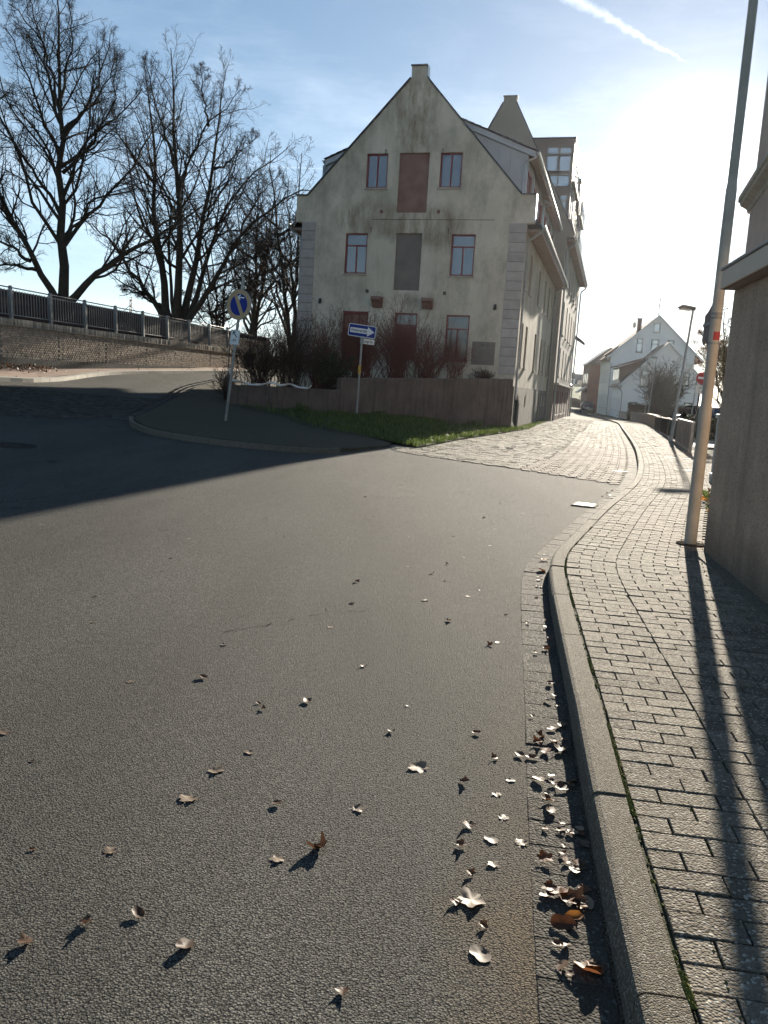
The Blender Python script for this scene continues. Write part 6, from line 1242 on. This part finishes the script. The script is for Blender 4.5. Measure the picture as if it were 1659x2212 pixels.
for i, (x, y) in enumerate(GUT):
    m = 'leaf_orange' if i in (13, 14, 17, 20, 24) else rnd.choice(['leaf_brown', 'leaf_pale', 'leaf_red', 'leaf_red']); lab = {'leaf_orange': 'orange leaf lying in the gutter shadow', 'leaf_brown': 'brown curled leaf in the gutter against the kerb', 'leaf_pale': 'pale dry leaf caught in the gutter', 'leaf_red': 'red-brown leaf in the gutter against the kerb'}[m]
    leaf(x, y, float(H(x, y)) + .016, rnd.uniform(.05, .085), rnd.choice(['oval', 'maple']), rnd.choice([.25, .6]), m, lab, {'leaf_orange': 'orange gutter leaves', 'leaf_brown': 'brown gutter leaves', 'leaf_pale': 'pale gutter leaves', 'leaf_red': 'red-brown gutter leaves'}[m], .2)
for k in range(62):
    t = kerb_t(1.3) + abs(rnd.gauss(0, 3.2)); x, y, _ = KERB.at(t, -abs(rnd.gauss(0, .06)) - .02); x = float(x); y = float(y); m = rnd.choice(['leaf_brown', 'leaf_brown', 'leaf_brown', 'leaf_pale', 'leaf_red', 'leaf_red'])
    leaf(x, y, float(H(x, y)) + .014, rnd.uniform(.025, .055), rnd.choice(['oval', 'maple']), rnd.choice([.2, .5]), m, {'leaf_brown': 'brown curled leaf in the gutter against the kerb', 'leaf_pale': 'pale dry leaf caught in the gutter', 'leaf_red': 'red-brown leaf in the gutter against the kerb'}[m], {'leaf_brown': 'brown gutter leaves', 'leaf_pale': 'pale gutter leaves', 'leaf_red': 'red-brown gutter leaves'}[m], .16)
for k in range(34):
    t = rnd.uniform(kerb_t(2), kerb_t(14)); x, y, _ = KERB.at(t, -rnd.uniform(.25, 4.5)); x = float(x); y = float(y); leaf(x, y, float(H(x, y)) + .006, rnd.uniform(.018, .04), 'oval', .5, 'leaf_brown', 'curled brown leaf on the asphalt', 'curled brown leaves on the road', .3)
# litter that reads as one mass: along the far kerb, the wall foot, the strip by the lamp post
def litter(name, label, pts, size, mats, seed):
    g = np.random.default_rng(seed); pts = np.array(pts); per = len(pts) // len(mats)
    for i, m in enumerate(mats):
        p = pts[i::len(mats)]; o = add_leaves(None, p, size, m, g, name, hang=0.); tag(o, label + {'leaf_brown': ', brown leaves', 'leaf_pale': ', pale leaves', 'leaf_orange': ', yellow-orange leaves', 'leaf_red': ', red-brown leaves'}[m], 'leaf litter', kind='stuff')
pts = []
for k in range(900):
    t = rnd.uniform(0, LK.L); x, y, _ = LK.at(t, -.05 - abs(rnd.gauss(0, .16))); pts.append((float(x), float(y), float(H(x, y)) + .02 + rnd.uniform(0, .04)))
litter('leaf_litter', 'line of fallen leaves along the far side kerb', pts, .07, ['leaf_brown', 'leaf_pale'], 101)
pts = [(*AB(15.25 - abs(rnd.gauss(0, .35)), rnd.uniform(-16, -11.2)),) for k in range(420)]; pts = [(x, y, float(H(x, y)) + .12 + rnd.uniform(0, .16)) for x, y in pts]
litter('leaf_litter', 'heap of dead leaves against the brick retaining wall', pts, .07, ['leaf_brown'], 102)
pts = []
while len(pts) < 420:
    x, y = rnd.uniform(3.3, 5.9), rnd.uniform(7.8, 13.4)
    if inpoly(np.array([x]), np.array([y]), strip2)[0]: pts.append((x, y, PAV_Z + rnd.uniform(.01, .06)))
litter('leaf_litter', 'fallen leaves in the strip behind the lamp post', pts, .08, ['leaf_orange', 'leaf_pale'], 103)
pts = []
for k in range(160): t = rnd.uniform(0, IK.L); x, y, _ = IK.at(t, -abs(rnd.gauss(0, .12)) - .03); pts.append((float(x), float(y), float(H(x, y)) + .02))
litter('leaf_litter', 'scattered leaves along the island kerb', pts, .06, ['leaf_brown', 'leaf_pale'], 104)

# ================================================================== HAZE
HAZE = 0.00007  # density of an added volume that stands in for lens glare near the sun
hb = MB().box(-3700, 3700, -3700, 3700, -2.0, 27.0); hz = hb.build('haze', None); hm = bpy.data.materials.new('haze'); hm.use_nodes = True; ht = hm.node_tree; ht.nodes.clear()
ho = ht.nodes.new('ShaderNodeOutputMaterial'); hv = ht.nodes.new('ShaderNodeVolumePrincipled'); hv.inputs['Density'].default_value = HAZE; hv.inputs['Anisotropy'].default_value = 0.75; hv.inputs['Color'].default_value = (.93, .95, 1.0, 1); ht.links.new(hv.outputs[0], ho.inputs['Volume'])
hz.data.materials.append(hm); hz['kind'] = 'stuff'; hz['label'] = 'thin added haze over the whole street, standing in for lens glare'; hz['category'] = 'haze'
